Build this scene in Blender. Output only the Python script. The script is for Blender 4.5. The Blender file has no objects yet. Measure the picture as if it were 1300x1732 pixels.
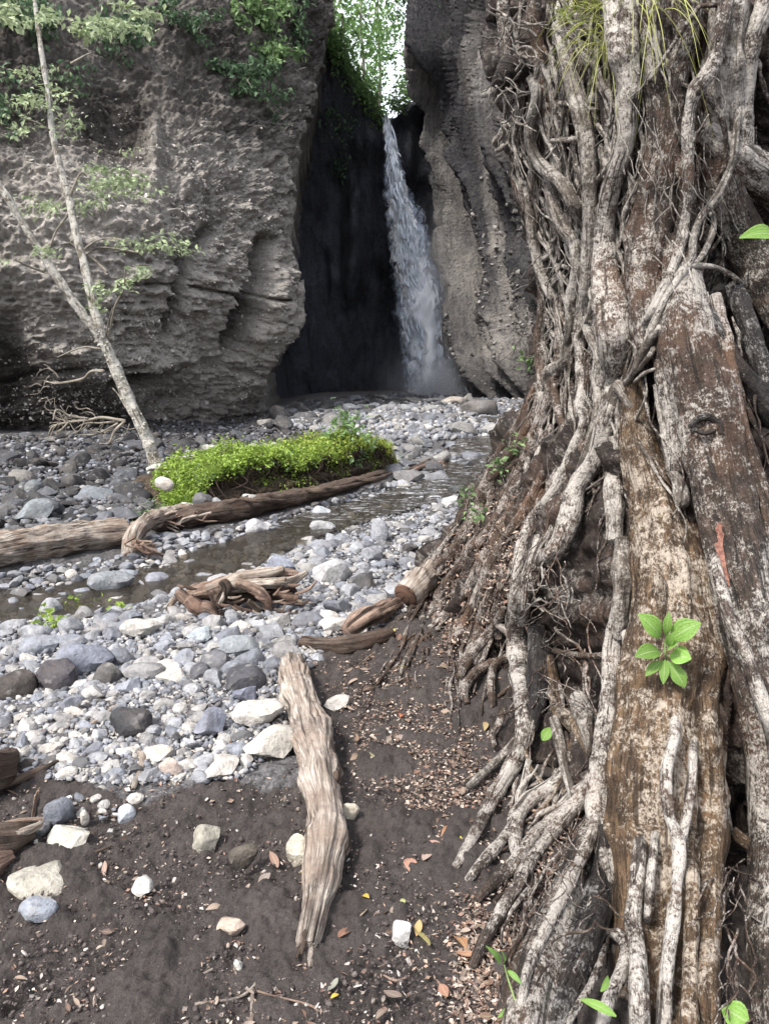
import bpy, math, random
import numpy as np
from mathutils import Vector

# ------------------------------------------------------------------ camera, world, sun, exposure
scene = bpy.context.scene
COL = scene.collection
rad = math.radians
CAM = np.array([0.0, 0.0, 1.6]); PITCH = rad(11.5); FPX = 1308.0
cam_d = bpy.data.cameras.new('camera'); cam = bpy.data.objects.new('camera', cam_d); COL.objects.link(cam)
cam.location = CAM; cam.rotation_euler = (rad(90) - PITCH, 0, 0)
cam_d.sensor_fit = 'VERTICAL'; cam_d.sensor_height = 24.0; cam_d.lens = 24.0 * FPX / 1732.0
cam_d.clip_start = 0.05; cam_d.clip_end = 500
scene.camera = cam

SUN_EL, SUN_AZ = 54.0, 226.0            # azimuth clockwise from +Y: behind the camera, to the left
world = bpy.data.worlds.new('World'); scene.world = world; world.use_nodes = True
wn = world.node_tree; wn.nodes.clear()
sky = wn.nodes.new('ShaderNodeTexSky'); sky.sky_type = 'NISHITA'; sky.sun_disc = False
sky.sun_elevation = rad(SUN_EL); sky.sun_rotation = rad(SUN_AZ)
sky.air_density = 1.0; sky.dust_density = 4.0; sky.ozone_density = 1.0
bg = wn.nodes.new('ShaderNodeBackground'); bg.inputs['Strength'].default_value = 0.07
wo = wn.nodes.new('ShaderNodeOutputWorld')
cloud = wn.nodes.new('ShaderNodeMix'); cloud.data_type = 'RGBA'; cloud.inputs[0].default_value = 0.6     # thin high cloud whitens the sky
cloud.inputs[7].default_value = (8.0, 8.1, 8.5, 1)
wn.links.new(sky.outputs[0], cloud.inputs[6]); wn.links.new(cloud.outputs[2], bg.inputs[0]); wn.links.new(bg.outputs[0], wo.inputs[0])
sun_d = bpy.data.lights.new('sun', 'SUN'); sun_d.energy = 1.5; sun_d.angle = rad(10); sun_d.color = (1, 0.95, 0.88)
sun = bpy.data.objects.new('sun', sun_d); COL.objects.link(sun)
sd = Vector((math.sin(rad(SUN_AZ)) * math.cos(rad(SUN_EL)), math.cos(rad(SUN_AZ)) * math.cos(rad(SUN_EL)), math.sin(rad(SUN_EL))))
sun.rotation_euler = (-sd).to_track_quat('-Z', 'Y').to_euler(); sun.location = sd * 30
vs = scene.view_settings
vs.view_transform = 'Standard'; vs.look = 'None'; vs.gamma = 1; vs.use_curve_mapping = False; vs.exposure = 2.0
scene.render.engine = 'CYCLES'
scene.cycles.use_denoising = True
scene.cycles.max_bounces = 6; scene.cycles.diffuse_bounces = 3; scene.cycles.transparent_max_bounces = 24
scene.cycles.volume_bounces = 1; scene.cycles.transmission_bounces = 4; scene.cycles.glossy_bounces = 2

rng = np.random.default_rng(7); random.seed(7)

# ------------------------------------------------------------------ picture rays, noise, small maths
cp, sp = math.cos(PITCH), math.sin(PITCH)
def ray(px, py):
    a = (np.asarray(px, float) - 650.0) / FPX; b = (866.0 - np.asarray(py, float)) / FPX
    return np.stack(np.broadcast_arrays(a, cp + b * sp, -sp + b * cp), -1)
def at(px, py, D):                      # the point of that ray at forward distance D metres
    r = ray(px, py); return CAM + r * (np.asarray(D, float) / r[..., 1])[..., None]
def flat(px, py, z=0.0):                # the point of that ray on a level plane
    r = ray(px, py); return CAM + r * ((z - CAM[2]) / r[..., 2])[..., None]
def ss(a, b, x):
    t = np.clip((x - a) / (b - a), 0, 1); return t * t * (3 - 2 * t)

def _h(ix, iy, iz, s):
    h = (ix.astype(np.uint32) * np.uint32(374761393) + iy.astype(np.uint32) * np.uint32(668265263)
         + iz.astype(np.uint32) * np.uint32(2246822519) + np.uint32((s * 3266489917) & 0xffffffff))
    h = (h ^ (h >> np.uint32(13))) * np.uint32(1274126177); h = h ^ (h >> np.uint32(16))
    h = h * np.uint32(2654435761); h = h ^ (h >> np.uint32(15))
    return h.astype(np.float64) / 4294967295.0
def vnoise(P, s=0):
    P = np.asarray(P, float); f = np.floor(P); t = P - f; t = t * t * t * (t * (t * 6 - 15) + 10)
    i = f.astype(np.int64); X, Y, Z = i[..., 0], i[..., 1], i[..., 2]; u, v, w = t[..., 0], t[..., 1], t[..., 2]
    r = 0
    for a in (0, 1):
        for b in (0, 1):
            for c in (0, 1):
                r = r + _h(X + a, Y + b, Z + c, s) * (u if a else 1 - u) * (v if b else 1 - v) * (w if c else 1 - w)
    return r * 2 - 1
def fbm(P, o=4, s=0, g=0.5):
    r = 0; a = 1.0; P = np.asarray(P, float)
    for k in range(o):
        r = r + a * vnoise(P, s + k); P = P * 2.03 + 17.3; a *= g
    return r
def ridge(P, o=3, s=0):
    r = 0; a = 1.0; P = np.asarray(P, float)
    for k in range(o):
        r = r + a * (1 - 2 * np.abs(vnoise(P, s + k))); P = P * 2.1 + 9.1; a *= 0.5
    return r
class TPS:                              # a smooth surface through scattered points
    def __init__(self, pts):
        p = np.asarray(pts, float); self.p = p[:, :2] / 500.0; n = len(p)
        A = np.zeros((n + 3, n + 3)); A[:n, :n] = self.k(self.p[:, None] - self.p[None])
        Q = np.c_[np.ones(n), self.p]; A[:n, n:] = Q; A[n:, :n] = Q.T
        self.w = np.linalg.solve(A + np.diag([1e-3] * n + [0] * 3), np.r_[p[:, 2], 0, 0, 0])
    def k(self, d):
        r2 = (d ** 2).sum(-1); return 0.5 * r2 * np.log(r2 + 1e-12)
    def __call__(self, x, y):
        x, y = np.broadcast_arrays(np.asarray(x, float), np.asarray(y, float))
        q = np.stack([x, y], -1).reshape(-1, 2) / 500.0; n = len(self.p); out = np.empty(len(q))
        for i in range(0, len(q), 20000):
            c = q[i:i + 20000]
            out[i:i + 20000] = self.k(c[:, None] - self.p[None]) @ self.w[:n] + self.w[n] + c @ self.w[n + 1:]
        return out.reshape(x.shape)
def seg_dist(x, y, poly):
    d = np.full(np.shape(x), 1e9)
    for (ax, ay), (bx, by) in zip(poly[:-1], poly[1:]):
        vx, vy = bx - ax, by - ay; t = np.clip(((x - ax) * vx + (y - ay) * vy) / (vx * vx + vy * vy), 0, 1)
        d = np.minimum(d, np.hypot(x - ax - t * vx, y - ay - t * vy))
    return d
def in_poly(x, y, poly):
    c = np.zeros(np.shape(x), bool); n = len(poly)
    for i in range(n):
        (x1, y1), (x2, y2) = poly[i], poly[i - 1]
        c ^= ((y1 > y) != (y2 > y)) & (x < (x2 - x1) * (y - y1) / ((y2 - y1) or 1e-9) + x1)
    return c
def cat(curve, n):                      # Catmull-Rom through the rows of an array, any width
    p = np.asarray(curve, float); p = np.vstack([2 * p[0] - p[1], p, 2 * p[-1] - p[-2]]); m = len(p) - 3
    t = np.linspace(0, m - 1e-9, n); i = t.astype(int); f = (t - i)[:, None]
    a, b, c, d = p[i], p[i + 1], p[i + 2], p[i + 3]
    return 0.5 * (2 * b + (c - a) * f + (2 * a - 5 * b + 4 * c - d) * f ** 2 + (3 * b - a - 3 * c + d) * f ** 3)

# ------------------------------------------------------------------ mesh and object helpers
def mesh(name, V, F, mats, uv=None, tint=None, smooth=True, attr=None, mi=None, sharp=0):
    V = np.ascontiguousarray(V, np.float32).reshape(-1, 3); me = bpy.data.meshes.new(name)
    groups = F if isinstance(F, list) else [F]
    groups = [np.asarray(g, np.int32) for g in groups if len(g)]
    me.vertices.add(len(V)); me.vertices.foreach_set('co', V.ravel())
    nl = sum(g.size for g in groups); npoly = sum(len(g) for g in groups)
    me.loops.add(nl); me.polygons.add(npoly)
    li = np.concatenate([g.ravel() for g in groups]); me.loops.foreach_set('vertex_index', li)
    tot = np.concatenate([np.full(len(g), g.shape[1], np.int32) for g in groups])
    me.polygons.foreach_set('loop_start', np.r_[0, np.cumsum(tot)[:-1]].astype(np.int32))
    me.polygons.foreach_set('loop_total', tot)
    me.polygons.foreach_set('use_smooth', np.full(npoly, smooth, bool))
    if mi is not None: me.polygons.foreach_set('material_index', np.asarray(mi, np.int32))
    if uv is not None:
        l = me.uv_layers.new(name='uv'); l.data.foreach_set('uv', np.asarray(uv, np.float32)[li].ravel())
    if tint is not None:
        a = me.color_attributes.new('tint', 'FLOAT_COLOR', 'POINT')
        t = np.ones((len(V), 4), np.float32); t[:, :3] = tint; a.data.foreach_set('color', t.ravel())
    for k, v in (attr or {}).items():
        a = me.attributes.new(k, 'FLOAT', 'POINT'); a.data.foreach_set('value', np.asarray(v, np.float32))
    for m in (mats if isinstance(mats, (list, tuple)) else [mats]): me.materials.append(m)
    me.update(calc_edges=True)
    if sharp: me.set_sharp_from_angle(angle=rad(sharp))
    return me
def put(name, me, parent=None, loc=None, label=None, cat=None, group=None, kind=None, rot=None, scale=None, color=None):
    o = bpy.data.objects.new(name, me); COL.objects.link(o)
    if parent is not None: o.parent = parent
    if loc is not None: o.location = loc
    if rot is not None: o.rotation_euler = rot
    if scale is not None: o.scale = scale
    if color is not None: o.color = color
    tag(o, label, cat, group, kind); return o
def tag(o, label=None, cat=None, group=None, kind=None):
    for k, v in (('label', label), ('category', cat), ('group', group), ('kind', kind)):
        if v: o[k] = v
def thing(name, label, cat, loc=(0, 0, 0), group=None):
    return put(name, None, loc=loc, label=label, cat=cat, group=group)
def join(parts):                        # [(V, quads, uv)] -> one V, F, uv
    V, F, U = [], {}, []; n = 0
    for v, f, u in parts:
        V.append(v); U.append(u)
        for g in (f if isinstance(f, list) else [f]):
            if len(g): F.setdefault(np.shape(g)[1], []).append(np.asarray(g) + n)
        n += len(v)
    return np.vstack(V), [np.vstack(x) for x in F.values()], np.vstack(U)
def grid_faces(nr, nc, wrap=False):
    r = np.arange(nr - 1)[:, None]; c = np.arange(nc if wrap else nc - 1)[None]; d = (c + 1) % nc
    return np.stack([r * nc + c, r * nc + d, (r + 1) * nc + d, (r + 1) * nc + c], -1).reshape(-1, 4)
def tube(P, R, sides=10, per=None, rough=0.12, freq=6.0, flute=0.0, nf=5, fine=0.0, seed=0, squash=None, cap=.35):
    """a bent tapered limb: P points, R radii; noise-roughened, optionally fluted, caps closed; uv in metres"""
    P = np.asarray(P, float); R = np.asarray(R, float)
    L = np.linalg.norm(np.diff(P, axis=0), axis=1).sum()
    n = per or int(np.clip(L / (R.mean() * 0.8), 6, 140))
    q = cat(np.c_[P, R], n); P, R = q[:, :3], np.maximum(q[:, 3], 1e-4)
    T = np.gradient(P, axis=0); T /= np.linalg.norm(T, axis=1)[:, None] + 1e-12
    up = np.array([0.3, -0.8, 0.5]); up = up - T[0] * (up @ T[0]); N = [up / np.linalg.norm(up)]
    for k in range(1, n):
        v = N[-1] - T[k] * (N[-1] @ T[k]); N.append(v / (np.linalg.norm(v) + 1e-12))
    N = np.array(N); B = np.cross(T, N)
    th = np.linspace(0, 2 * np.pi, sides, endpoint=False); c, s = np.cos(th), np.sin(th)
    S = np.r_[0, np.cumsum(np.linalg.norm(np.diff(P, axis=0), axis=1))]
    rr = R[:, None] * np.ones(sides)
    base = P[:, None] + rr[..., None] * (N[:, None] * c[:, None] + B[:, None] * s[:, None])
    k = 1 + rough * fbm(base * freq + seed * 3.7, 3, seed)
    if flute:
        tw = fbm(np.stack([S * 1.5, S * 0, S * 0 + seed], -1), 2, seed + 5)
        w = np.stack([c[None] * nf / 3 + 0 * S[:, None], s[None] * nf / 3 + tw[:, None] * 0.6, S[:, None] * 0.6 + 0 * c[None] + seed], -1)
        k = k + flute * ridge(w, 2, seed + 9) * 0.5
    if fine:
        w = np.stack([c[None] * nf + 0 * S[:, None], s[None] * nf + 0 * S[:, None], S[:, None] * 2.2 + 0 * c[None] + seed], -1)
        k = k + fine * fbm(w * 1.7, 3, seed + 11)
    rr = rr * k
    V = P[:, None] + rr[..., None] * (N[:, None] * c[:, None] + B[:, None] * s[:, None])
    if squash: V[..., 2] = P[:, None, 2] + (V[..., 2] - P[:, None, 2]) * squash
    uv = np.stack([np.broadcast_to(np.abs(th - np.pi) * R.mean(), (n, sides)), np.broadcast_to(S[:, None], (n, sides))], -1).reshape(-1, 2)
    V = V.reshape(-1, 3); F = grid_faces(n, sides, True)
    ends = []; m = len(V)
    V = np.vstack([V, P[0] - T[0] * R[0] * cap, P[-1] + T[-1] * R[-1] * cap]); uv = np.vstack([uv, [[0, 0]], [[0, S[-1]]]])
    i = np.arange(sides); j = (i + 1) % sides
    tri = np.vstack([np.stack([np.full(sides, m), j, i], -1), np.stack([np.full(sides, m + 1), (n - 1) * sides + i, (n - 1) * sides + j], -1)])
    return V, [F, tri], uv + (seed * 0.37 % 3)
def tube_mesh(name, mat, *a, **k):
    V, F, uv = tube(*a, **k); return mesh(name, V, F, mat, uv)

# unit icospheres
def ico(level):
    import bmesh
    bm = bmesh.new(); bmesh.ops.create_icosphere(bm, subdivisions=level, radius=1.0)
    V = np.array([v.co[:] for v in bm.verts]); F = np.array([[v.index for v in f.verts] for f in bm.faces]); bm.free(); return V, F
ICO = {k: ico(k) for k in (1, 2, 3, 4)}
def stone_shape(seed, level=2, angular=0.5, r=(1, .8, .6)):
    V, F = ICO[level]; V = V.copy(); g = np.random.default_rng(seed)
    for _ in range(int(6 + 8 * angular)):
        n = g.normal(size=3); n /= np.linalg.norm(n); d = g.uniform(0.42, 0.82) if angular > .5 else g.uniform(0.62, 0.92) if angular > .25 else g.uniform(0.75, 0.97)
        e = V @ n - d; V -= np.where(e > 0, e, 0)[:, None] * n * (1.0 if angular > .5 else 0.85)
    V *= (1 + 0.10 * fbm(V * 1.3 + seed, 2, seed) + (0.04 if level > 2 else 0) * fbm(V * 5 + seed, 2, seed + 1))[:, None]
    V /= np.abs(V).max(0)
    return V * np.array(r), F
def rotz(a):
    c, s = np.cos(a), np.sin(a); return np.array([[c, -s, 0], [s, c, 0], [0, 0, 1]])
def rot_rand(g, tilt=0.35):
    a, b, c = g.uniform(0, 2 * np.pi), g.normal(0, tilt), g.normal(0, tilt)
    rx = np.array([[1, 0, 0], [0, np.cos(b), -np.sin(b)], [0, np.sin(b), np.cos(b)]])
    ry = np.array([[np.cos(c), 0, np.sin(c)], [0, 1, 0], [-np.sin(c), 0, np.cos(c)]])
    return rx @ ry @ rotz(a)
def scatter(base, pos, siz, tints, g, tilt=0.3, sink=0.25, normals=None):
    """many copies of the base shapes merged into one V, F, tint"""
    Vs, Fs, Ts = [], [], []; n = 0
    for i in range(len(pos)):
        v, f = base[g.integers(len(base))]
        w = (v * siz[i] * g.uniform(.8, 1.2, 3)) @ rot_rand(g, tilt).T
        Vs.append(w + pos[i]); Fs.append(f + n); Ts.append(np.repeat(tints[i][None], len(v), 0)); n += len(v)
    return np.vstack(Vs), np.vstack(Fs), np.vstack(Ts)

# ------------------------------------------------------------------ leaves
def leaf(base, tip, width, nrm, curl=0.15, fold=0.2, seg=5, shape=1.0, stalk=0.0):
    base, tip, nrm = (np.asarray(q, float) for q in (base, tip, nrm)); d = tip - base; L = np.linalg.norm(d); d = d / L
    nrm = nrm - d * (nrm @ d); nrm /= np.linalg.norm(nrm) + 1e-9; s = np.cross(d, nrm)
    t = np.linspace(0, 1, seg + 1); w = width * 0.5 * np.sin(np.pi * np.clip(t, 0.02, 0.985) ** shape) ** 0.8
    mid = base + d * (t * L)[:, None] + nrm * (-curl * L * (t - .5) ** 2 * 2)[:, None]
    up = nrm * (fold * w)[:, None]
    V = np.stack([mid - s * w[:, None] + up, mid, mid + s * w[:, None] + up], 1).reshape(-1, 3)
    uv = np.stack([np.tile([-1., 0, 1], seg + 1) * .5, np.repeat(t, 3)], -1)
    return V, grid_faces(seg + 1, 3), uv
def leaf_cloud(C, size, g, droop=0.3, aspect=0.4, out=None):
    """merged four-point leaves at centres C"""
    n = len(C); d = g.normal(size=(n, 3)); d[:, 2] = d[:, 2] * .6 - droop
    if out is not None: d += out
    d /= np.linalg.norm(d, axis=1)[:, None]
    u = g.normal(size=(n, 3)) * 0.6 + [0, 0, 1.0]; s = np.cross(d, u); s /= np.linalg.norm(s, axis=1)[:, None]; nn = np.cross(s, d)
    L = (size * g.uniform(.6, 1.4, n))[:, None]; W = L * aspect * .5
    V = np.stack([C, C + d * L * .5 - s * W + nn * W * .3, C + d * L - nn * L * .15, C + d * L * .5 + s * W + nn * W * .3, C + d * L * .5], 1).reshape(-1, 3)
    b = np.arange(n)[:, None] * 5
    F = np.concatenate([b + [0, 1, 4], b + [1, 2, 4], b + [2, 3, 4], b + [3, 0, 4]])
    t = g.uniform(.6, 1.4, n)
    return V, F, np.repeat(t, 5)[:, None] * np.ones(3)
def foliage(name, V, F, T, mat, parent, **k):
    return put(name, mesh(name, V, F, mat, tint=T, smooth=False), parent, kind='stuff', **k)

# ------------------------------------------------------------------ materials
class M:
    def __init__(s, name):
        s.m = bpy.data.materials.new(name); s.m.use_nodes = True; s.t = s.m.node_tree; s.t.nodes.clear()
        s.out = s.n('OutputMaterial')
    def n(s, t, **k):
        x = s.t.nodes.new('ShaderNode' + t)
        for a, b in k.items():
            if hasattr(x, a) and a not in x.inputs: setattr(x, a, b)
        return x
    def l(s, a, b):
        if hasattr(a, 'is_output') or hasattr(a, 'links'): s.t.links.new(a, b)
        elif hasattr(b, 'default_value'):
            try: b.default_value = a
            except Exception: b.default_value = (*a, 1) if len(a) == 3 else a
    def coord(s, kind='Object', scale=(1, 1, 1), rnd=False):
        c = s.n('TexCoord').outputs[kind] if kind != 'UV' else s.n('UVMap').outputs[0]
        mp = s.n('Mapping'); s.l(c, mp.inputs[0]); mp.inputs['Scale'].default_value = scale
        if rnd:
            oi = s.n('ObjectInfo'); v = s.n('VectorMath', operation='SCALE'); v.inputs[0].default_value = (31, 17, 23)
            s.l(oi.outputs['Random'], v.inputs['Scale']); s.l(v.outputs[0], mp.inputs['Location'])
        return mp.outputs[0]
    def noise(s, co, scale, detail=5, rough=0.6, dist=0.0):
        x = s.n('TexNoise'); s.l(co, x.inputs['Vector']); x.inputs['Scale'].default_value = scale
        x.inputs['Detail'].default_value = detail; x.inputs['Roughness'].default_value = rough; x.inputs['Distortion'].default_value = dist
        return x.outputs[0]
    def voro(s, co, scale, feature='F1'):
        x = s.n('TexVoronoi', feature=feature); s.l(co, x.inputs['Vector']); x.inputs['Scale'].default_value = scale; return x.outputs[0]
    def ramp(s, v, stops):
        x = s.n('ValToRGB'); e = x.color_ramp.elements
        while len(e) < len(stops): e.new(0.5)
        for i, (p, c) in enumerate(stops):
            e[i].position = p; e[i].color = (c, c, c, 1) if isinstance(c, (int, float)) else (*c, 1)
        s.l(v, x.inputs[0]); return x.outputs[0]
    def mix(s, f, a, b, mode='MIX'):
        x = s.n('Mix', data_type='RGBA', blend_type=mode); s.l(f, x.inputs[0])
        for v, i in ((a, x.inputs[6]), (b, x.inputs[7])):
            if isinstance(v, (tuple, list)): i.default_value = (*v[:3], 1)
            elif isinstance(v, (int, float)): i.default_value = (v, v, v, 1)
            else: s.t.links.new(v, i)
        return x.outputs[2]
    def math(s, op, a, b=0.0, clamp=False):
        x = s.n('Math', operation=op, use_clamp=clamp)
        for v, i in ((a, x.inputs[0]), (b, x.inputs[1])): s.l(v, i)
        return x.outputs[0]
    def tint(s):
        a = s.n('Attribute', attribute_name='tint'); return a.outputs['Color']
    def objcol(s): return s.n('ObjectInfo').outputs['Color']
    def attr(s, k): return s.n('Attribute', attribute_name=k).outputs['Fac']
    def bump(s, h, strength=0.5, dist=0.02, prev=None):
        b = s.n('Bump'); b.inputs['Strength'].default_value = strength; b.inputs['Distance'].default_value = dist
        s.l(h, b.inputs['Height'])
        if prev is not None: s.t.links.new(prev, b.inputs['Normal'])
        return b.outputs[0]
    def bsdf(s, col, rough=0.85, nrm=None, spec=0.3, link=True):
        p = s.n('BsdfPrincipled'); s.l(col, p.inputs['Base Color']); s.l(rough, p.inputs['Roughness'])
        p.inputs['Specular IOR Level'].default_value = spec
        if nrm is not None: s.t.links.new(nrm, p.inputs['Normal'])
        if link: s.t.links.new(p.outputs[0], s.out.inputs[0])
        return p

def mat_rock(name, pale, mid, dark, streak=(1, 1, .25), sc=1.0, stain=0.5, pale_lo=0.45):
    m = M(name); wear_shade = m.attr('weathering_and_shade'); co = m.coord('Object'); st = m.coord('Object', streak)
    big = m.noise(co, 0.35 * sc, 4, .6, .5); med = m.noise(st, 1.6 * sc, 6, .65); fine = m.noise(co, 9 * sc, 6, .75)
    c = m.mix(m.ramp(med, [(.28, 0), (.54, 1)]), mid, pale)
    c = m.mix(m.math('MULTIPLY', m.ramp(big, [(pale_lo - .1, 1), (pale_lo + .12, 0)]), stain), c, dark)
    c = m.mix(m.math('MULTIPLY', m.ramp(fine, [(.33, 1), (.5, 0)]), .6), c, tuple(x * .38 for x in mid))
    v = m.voro(co, 7 * sc)
    c = m.mix(m.math('MULTIPLY', m.ramp(v, [(.1, 1), (.3, 0)]), .35), c, pale)
    fl = m.noise(m.coord('Object', (1, 1, 1.8)), 21 * sc, 5, .75); c = m.mix(m.math('MULTIPLY', m.ramp(fl, [(.56, 0), (.64, 1)]), .55), c, tuple(min(x * 1.25, .5) for x in pale)); c = m.mix(m.math('MULTIPLY', m.ramp(fl, [(.36, 1), (.44, 0)]), .7), c, tuple(x * .33 for x in mid))
    c = m.mix(m.math('MULTIPLY', wear_shade, m.ramp(fine, [(.35, .95), (.7, .72)])), c, tuple(x * .75 for x in dark))  # darkens damp rock, and paints shade into the left cliff's recesses
    b = m.bump(fine, .9, .08); b = m.bump(fl, 1, .06, b); b = m.bump(m.noise(co, 45 * sc, 4, .7), .7, .03, b); b = m.bump(m.ramp(v, [(.1, 1), (.4, 0)]), .5, .06, b)
    m.bsdf(c, .9, b, .2); return m.m
def mat_stone(name):
    m = M(name); co = m.coord('Object', rnd=True); gl = m.n('NewGeometry').outputs['Position']
    f = m.noise(gl, 30, 5, .7); g = m.noise(gl, 7, 4, .6)
    c = m.mix(1.0, m.tint(), m.objcol(), 'MULTIPLY')
    c = m.mix(1.0, c, m.ramp(f, [(.3, .62), (.7, 1.3)]), 'MULTIPLY'); c = m.mix(1.0, c, m.ramp(g, [(.3, .75), (.7, 1.2)]), 'MULTIPLY')
    c = m.mix(m.math('MULTIPLY', m.ramp(m.noise(gl, 14, 3, .6), [(.6, 0), (.7, 1)]), .3), c, (.42, .40, .37))
    v = m.voro(gl, 38); c = m.mix(m.math('MULTIPLY', m.ramp(v, [(.12, 1), (.3, 0)]), .35), c, (.06, .055, .05)); c = m.mix(m.math('MULTIPLY', m.ramp(m.noise(gl, 4, 5, .7), [(.5, 0), (.66, 1)]), .35), c, (.13, .11, .095))
    b = m.bump(f, .8, .015); b = m.bump(g, .6, .03, b); b = m.bump(m.noise(gl, 75, 3, .7), .5, .006, b)
    m.bsdf(c, .68, b, .35); return m.m
def mat_bark(name, base, dark, lich, amount=0.5, lsc=55, fib=1.0):
    m = M(name); uv = m.coord('UV'); gl = m.coord('Object')
    f = m.noise(m.coord('UV', (95 * fib, 9, 1)), 1.0, 5, .65); g = m.noise(gl, 16, 5, .7); big = m.noise(gl, 4.0, 4, .65, .7); crack = m.noise(m.coord('UV', (42 * fib, 3.2, 1)), 1, 3, .6, .5)
    c = m.mix(m.ramp(f, [(.36, 1), (.6, 0)]), base, dark); c = m.mix(m.ramp(g, [(.42, .7), (.6, 0)]), c, dark)
    c = m.mix(m.ramp(m.noise(gl, 2.3, 3, .6), [(.52, 0), (.68, .5)]), c, tuple(min(x * 1.5, .2) for x in (base[0], base[1] * .8, base[2] * .65)))
    sp = m.noise(m.coord('UV', (1, .5, 1)), lsc * 1.9, 5, .75, .6); sp2 = m.noise(gl, lsc * .35, 5, .75, .4)
    thr = m.math('ADD', m.math('MULTIPLY', sp, .55), m.math('MULTIPLY', sp2, .45)); thr = m.math('ADD', thr, m.math('MULTIPLY', m.math('SUBTRACT', big, .5), .55))
    lm = m.ramp(thr, [(.575 - .17 * amount, 0), (.672 - .17 * amount, 1)]); lc = m.mix(m.noise(gl, lsc * .8, 4, .7), tuple(x * .55 for x in lich), tuple(x * 1.1 for x in lich))
    c = m.mix(m.math('MULTIPLY', lm, .92), c, lc); c = m.mix(m.ramp(crack, [(.36, .85), (.42, 0)]), c, dark)
    b = m.bump(crack, .9, .02); b = m.bump(f, .8, .012, b); b = m.bump(g, .9, .03, b); b = m.bump(sp, .5, .006, b)
    m.bsdf(c, .82, b, .22); return m.m
def mat_wood(name, pale, mid, dark, fs=90, amt=0.5):
    m = M(name); gl = m.coord('Object'); f = m.noise(m.coord('UV', (fs, 7, 1)), 1, 6, .75, .5); ck = m.noise(m.coord('UV', (fs * .4, 2.2, 1)), 1, 3, .6, .3); g = m.noise(gl, 7, 5, .65, .5)
    c = m.mix(m.ramp(f, [(.36, 0), (.58, 1)]), dark, pale)
    c = m.mix(m.ramp(g, [(.5 - .2 * amt, 0), (.72 - .2 * amt, .8)]), c, mid)
    c = m.mix(m.ramp(m.noise(gl, 26, 4, .7), [(.62, 0), (.72, .7)]), c, dark)
    ckm = m.ramp(ck, [(.37, 1), (.41, 0)]); c = m.mix(m.math('MULTIPLY', ckm, .85), c, tuple(x * .5 for x in dark)); c = m.mix(m.ramp(m.noise(gl, 5, 5, .7), [(.56, 0), (.7, .6)]), c, (.075, .06, .055))
    b = m.bump(ckm, -1, .012); b = m.bump(f, 1, .012, b); b = m.bump(m.noise(gl, 40, 4, .7), .6, .012, b)
    m.bsdf(c, .88, b, .18); return m.m
def mat_leaf(name, col, col2=None, trans=0.35, rough=.55, sc=30):
    m = M(name); gl = m.n('NewGeometry').outputs['Position']
    c = m.mix(m.noise(gl, sc, 2), col, col2 or tuple(x * .6 for x in col)); c = m.mix(1.0, c, m.tint(), 'MULTIPLY')
    p = m.bsdf(c, rough, None, .35, link=False); t = m.n('BsdfTranslucent'); m.l(c, t.inputs[0])
    x = m.n('MixShader'); x.inputs[0].default_value = trans; m.t.links.new(p.outputs[0], x.inputs[1]); m.t.links.new(t.outputs[0], x.inputs[2])
    m.t.links.new(x.outputs[0], m.out.inputs[0]); return m.m
def mat_leaf_plain(name, col, col2, trans=.3):      # single leaves: colour from the object, veins along the uv
    m = M(name); uv = m.coord('UV'); oc = m.objcol(); x = m.n('SeparateXYZ'); m.l(uv, x.inputs[0])
    w = m.n('TexWave'); w.inputs['Scale'].default_value = 3.2; w.inputs['Distortion'].default_value = 1.5; m.l(m.coord('UV', (.6, 2.2, 1)), w.inputs[0])
    c = m.mix(m.noise(uv, 5, 4), col, col2); c = m.mix(m.ramp(m.noise(m.coord('UV', (3, 6, 1)), 3, 4, .7), [(.52, 0), (.66, .75)]), c, tuple(x * .45 for x in col2)); c = m.mix(1.0, c, oc, 'MULTIPLY')
    mid = m.ramp(m.math('ABSOLUTE', x.outputs[0]), [(.0, .6), (.06, 0)]); c = m.mix(mid, c, m.mix(.5, c, (.55, .6, .4)))
    b = m.bump(w.outputs[1], .35, .004)
    p = m.bsdf(c, .55, b, .35, link=False); t = m.n('BsdfTranslucent'); m.l(c, t.inputs[0])
    s = m.n('MixShader'); s.inputs[0].default_value = trans; m.t.links.new(p.outputs[0], s.inputs[1]); m.t.links.new(t.outputs[0], s.inputs[2])
    m.t.links.new(s.outputs[0], m.out.inputs[0]); return m.m
def mat_ground():
    m = M('soil_and_gravel'); gl = m.coord('Object'); bed = m.attr('bed'); wet = m.attr('wet')
    f = m.noise(gl, 40, 6, .75); g = m.noise(gl, 5, 5, .65); h = m.noise(gl, 140, 3, .7)
    c = m.mix(m.ramp(g, [(.35, 0), (.65, 1)]), (.056, .048, .045), (.092, .079, .074))
    c = m.mix(m.ramp(f, [(.36, .5), (.5, 0)]), c, (.03, .024, .024))
    c = m.mix(m.math('MULTIPLY', m.ramp(h, [(.66, 0), (.70, 1)]), .55), c, (.30, .26, .24))
    gr = m.mix(m.ramp(f, [(.38, 0), (.62, 1)]), (.05, .048, .05), (.22, .215, .22))
    c = m.mix(bed, c, gr); c = m.mix(m.math('MULTIPLY', wet, .7), c, (.03, .027, .024))
    b = m.bump(f, .9, .03); b = m.bump(h, .8, .008, b)
    m.bsdf(c, m.math('SUBTRACT', .92, m.math('MULTIPLY', wet, .4)), b, .25); return m.m
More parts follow.
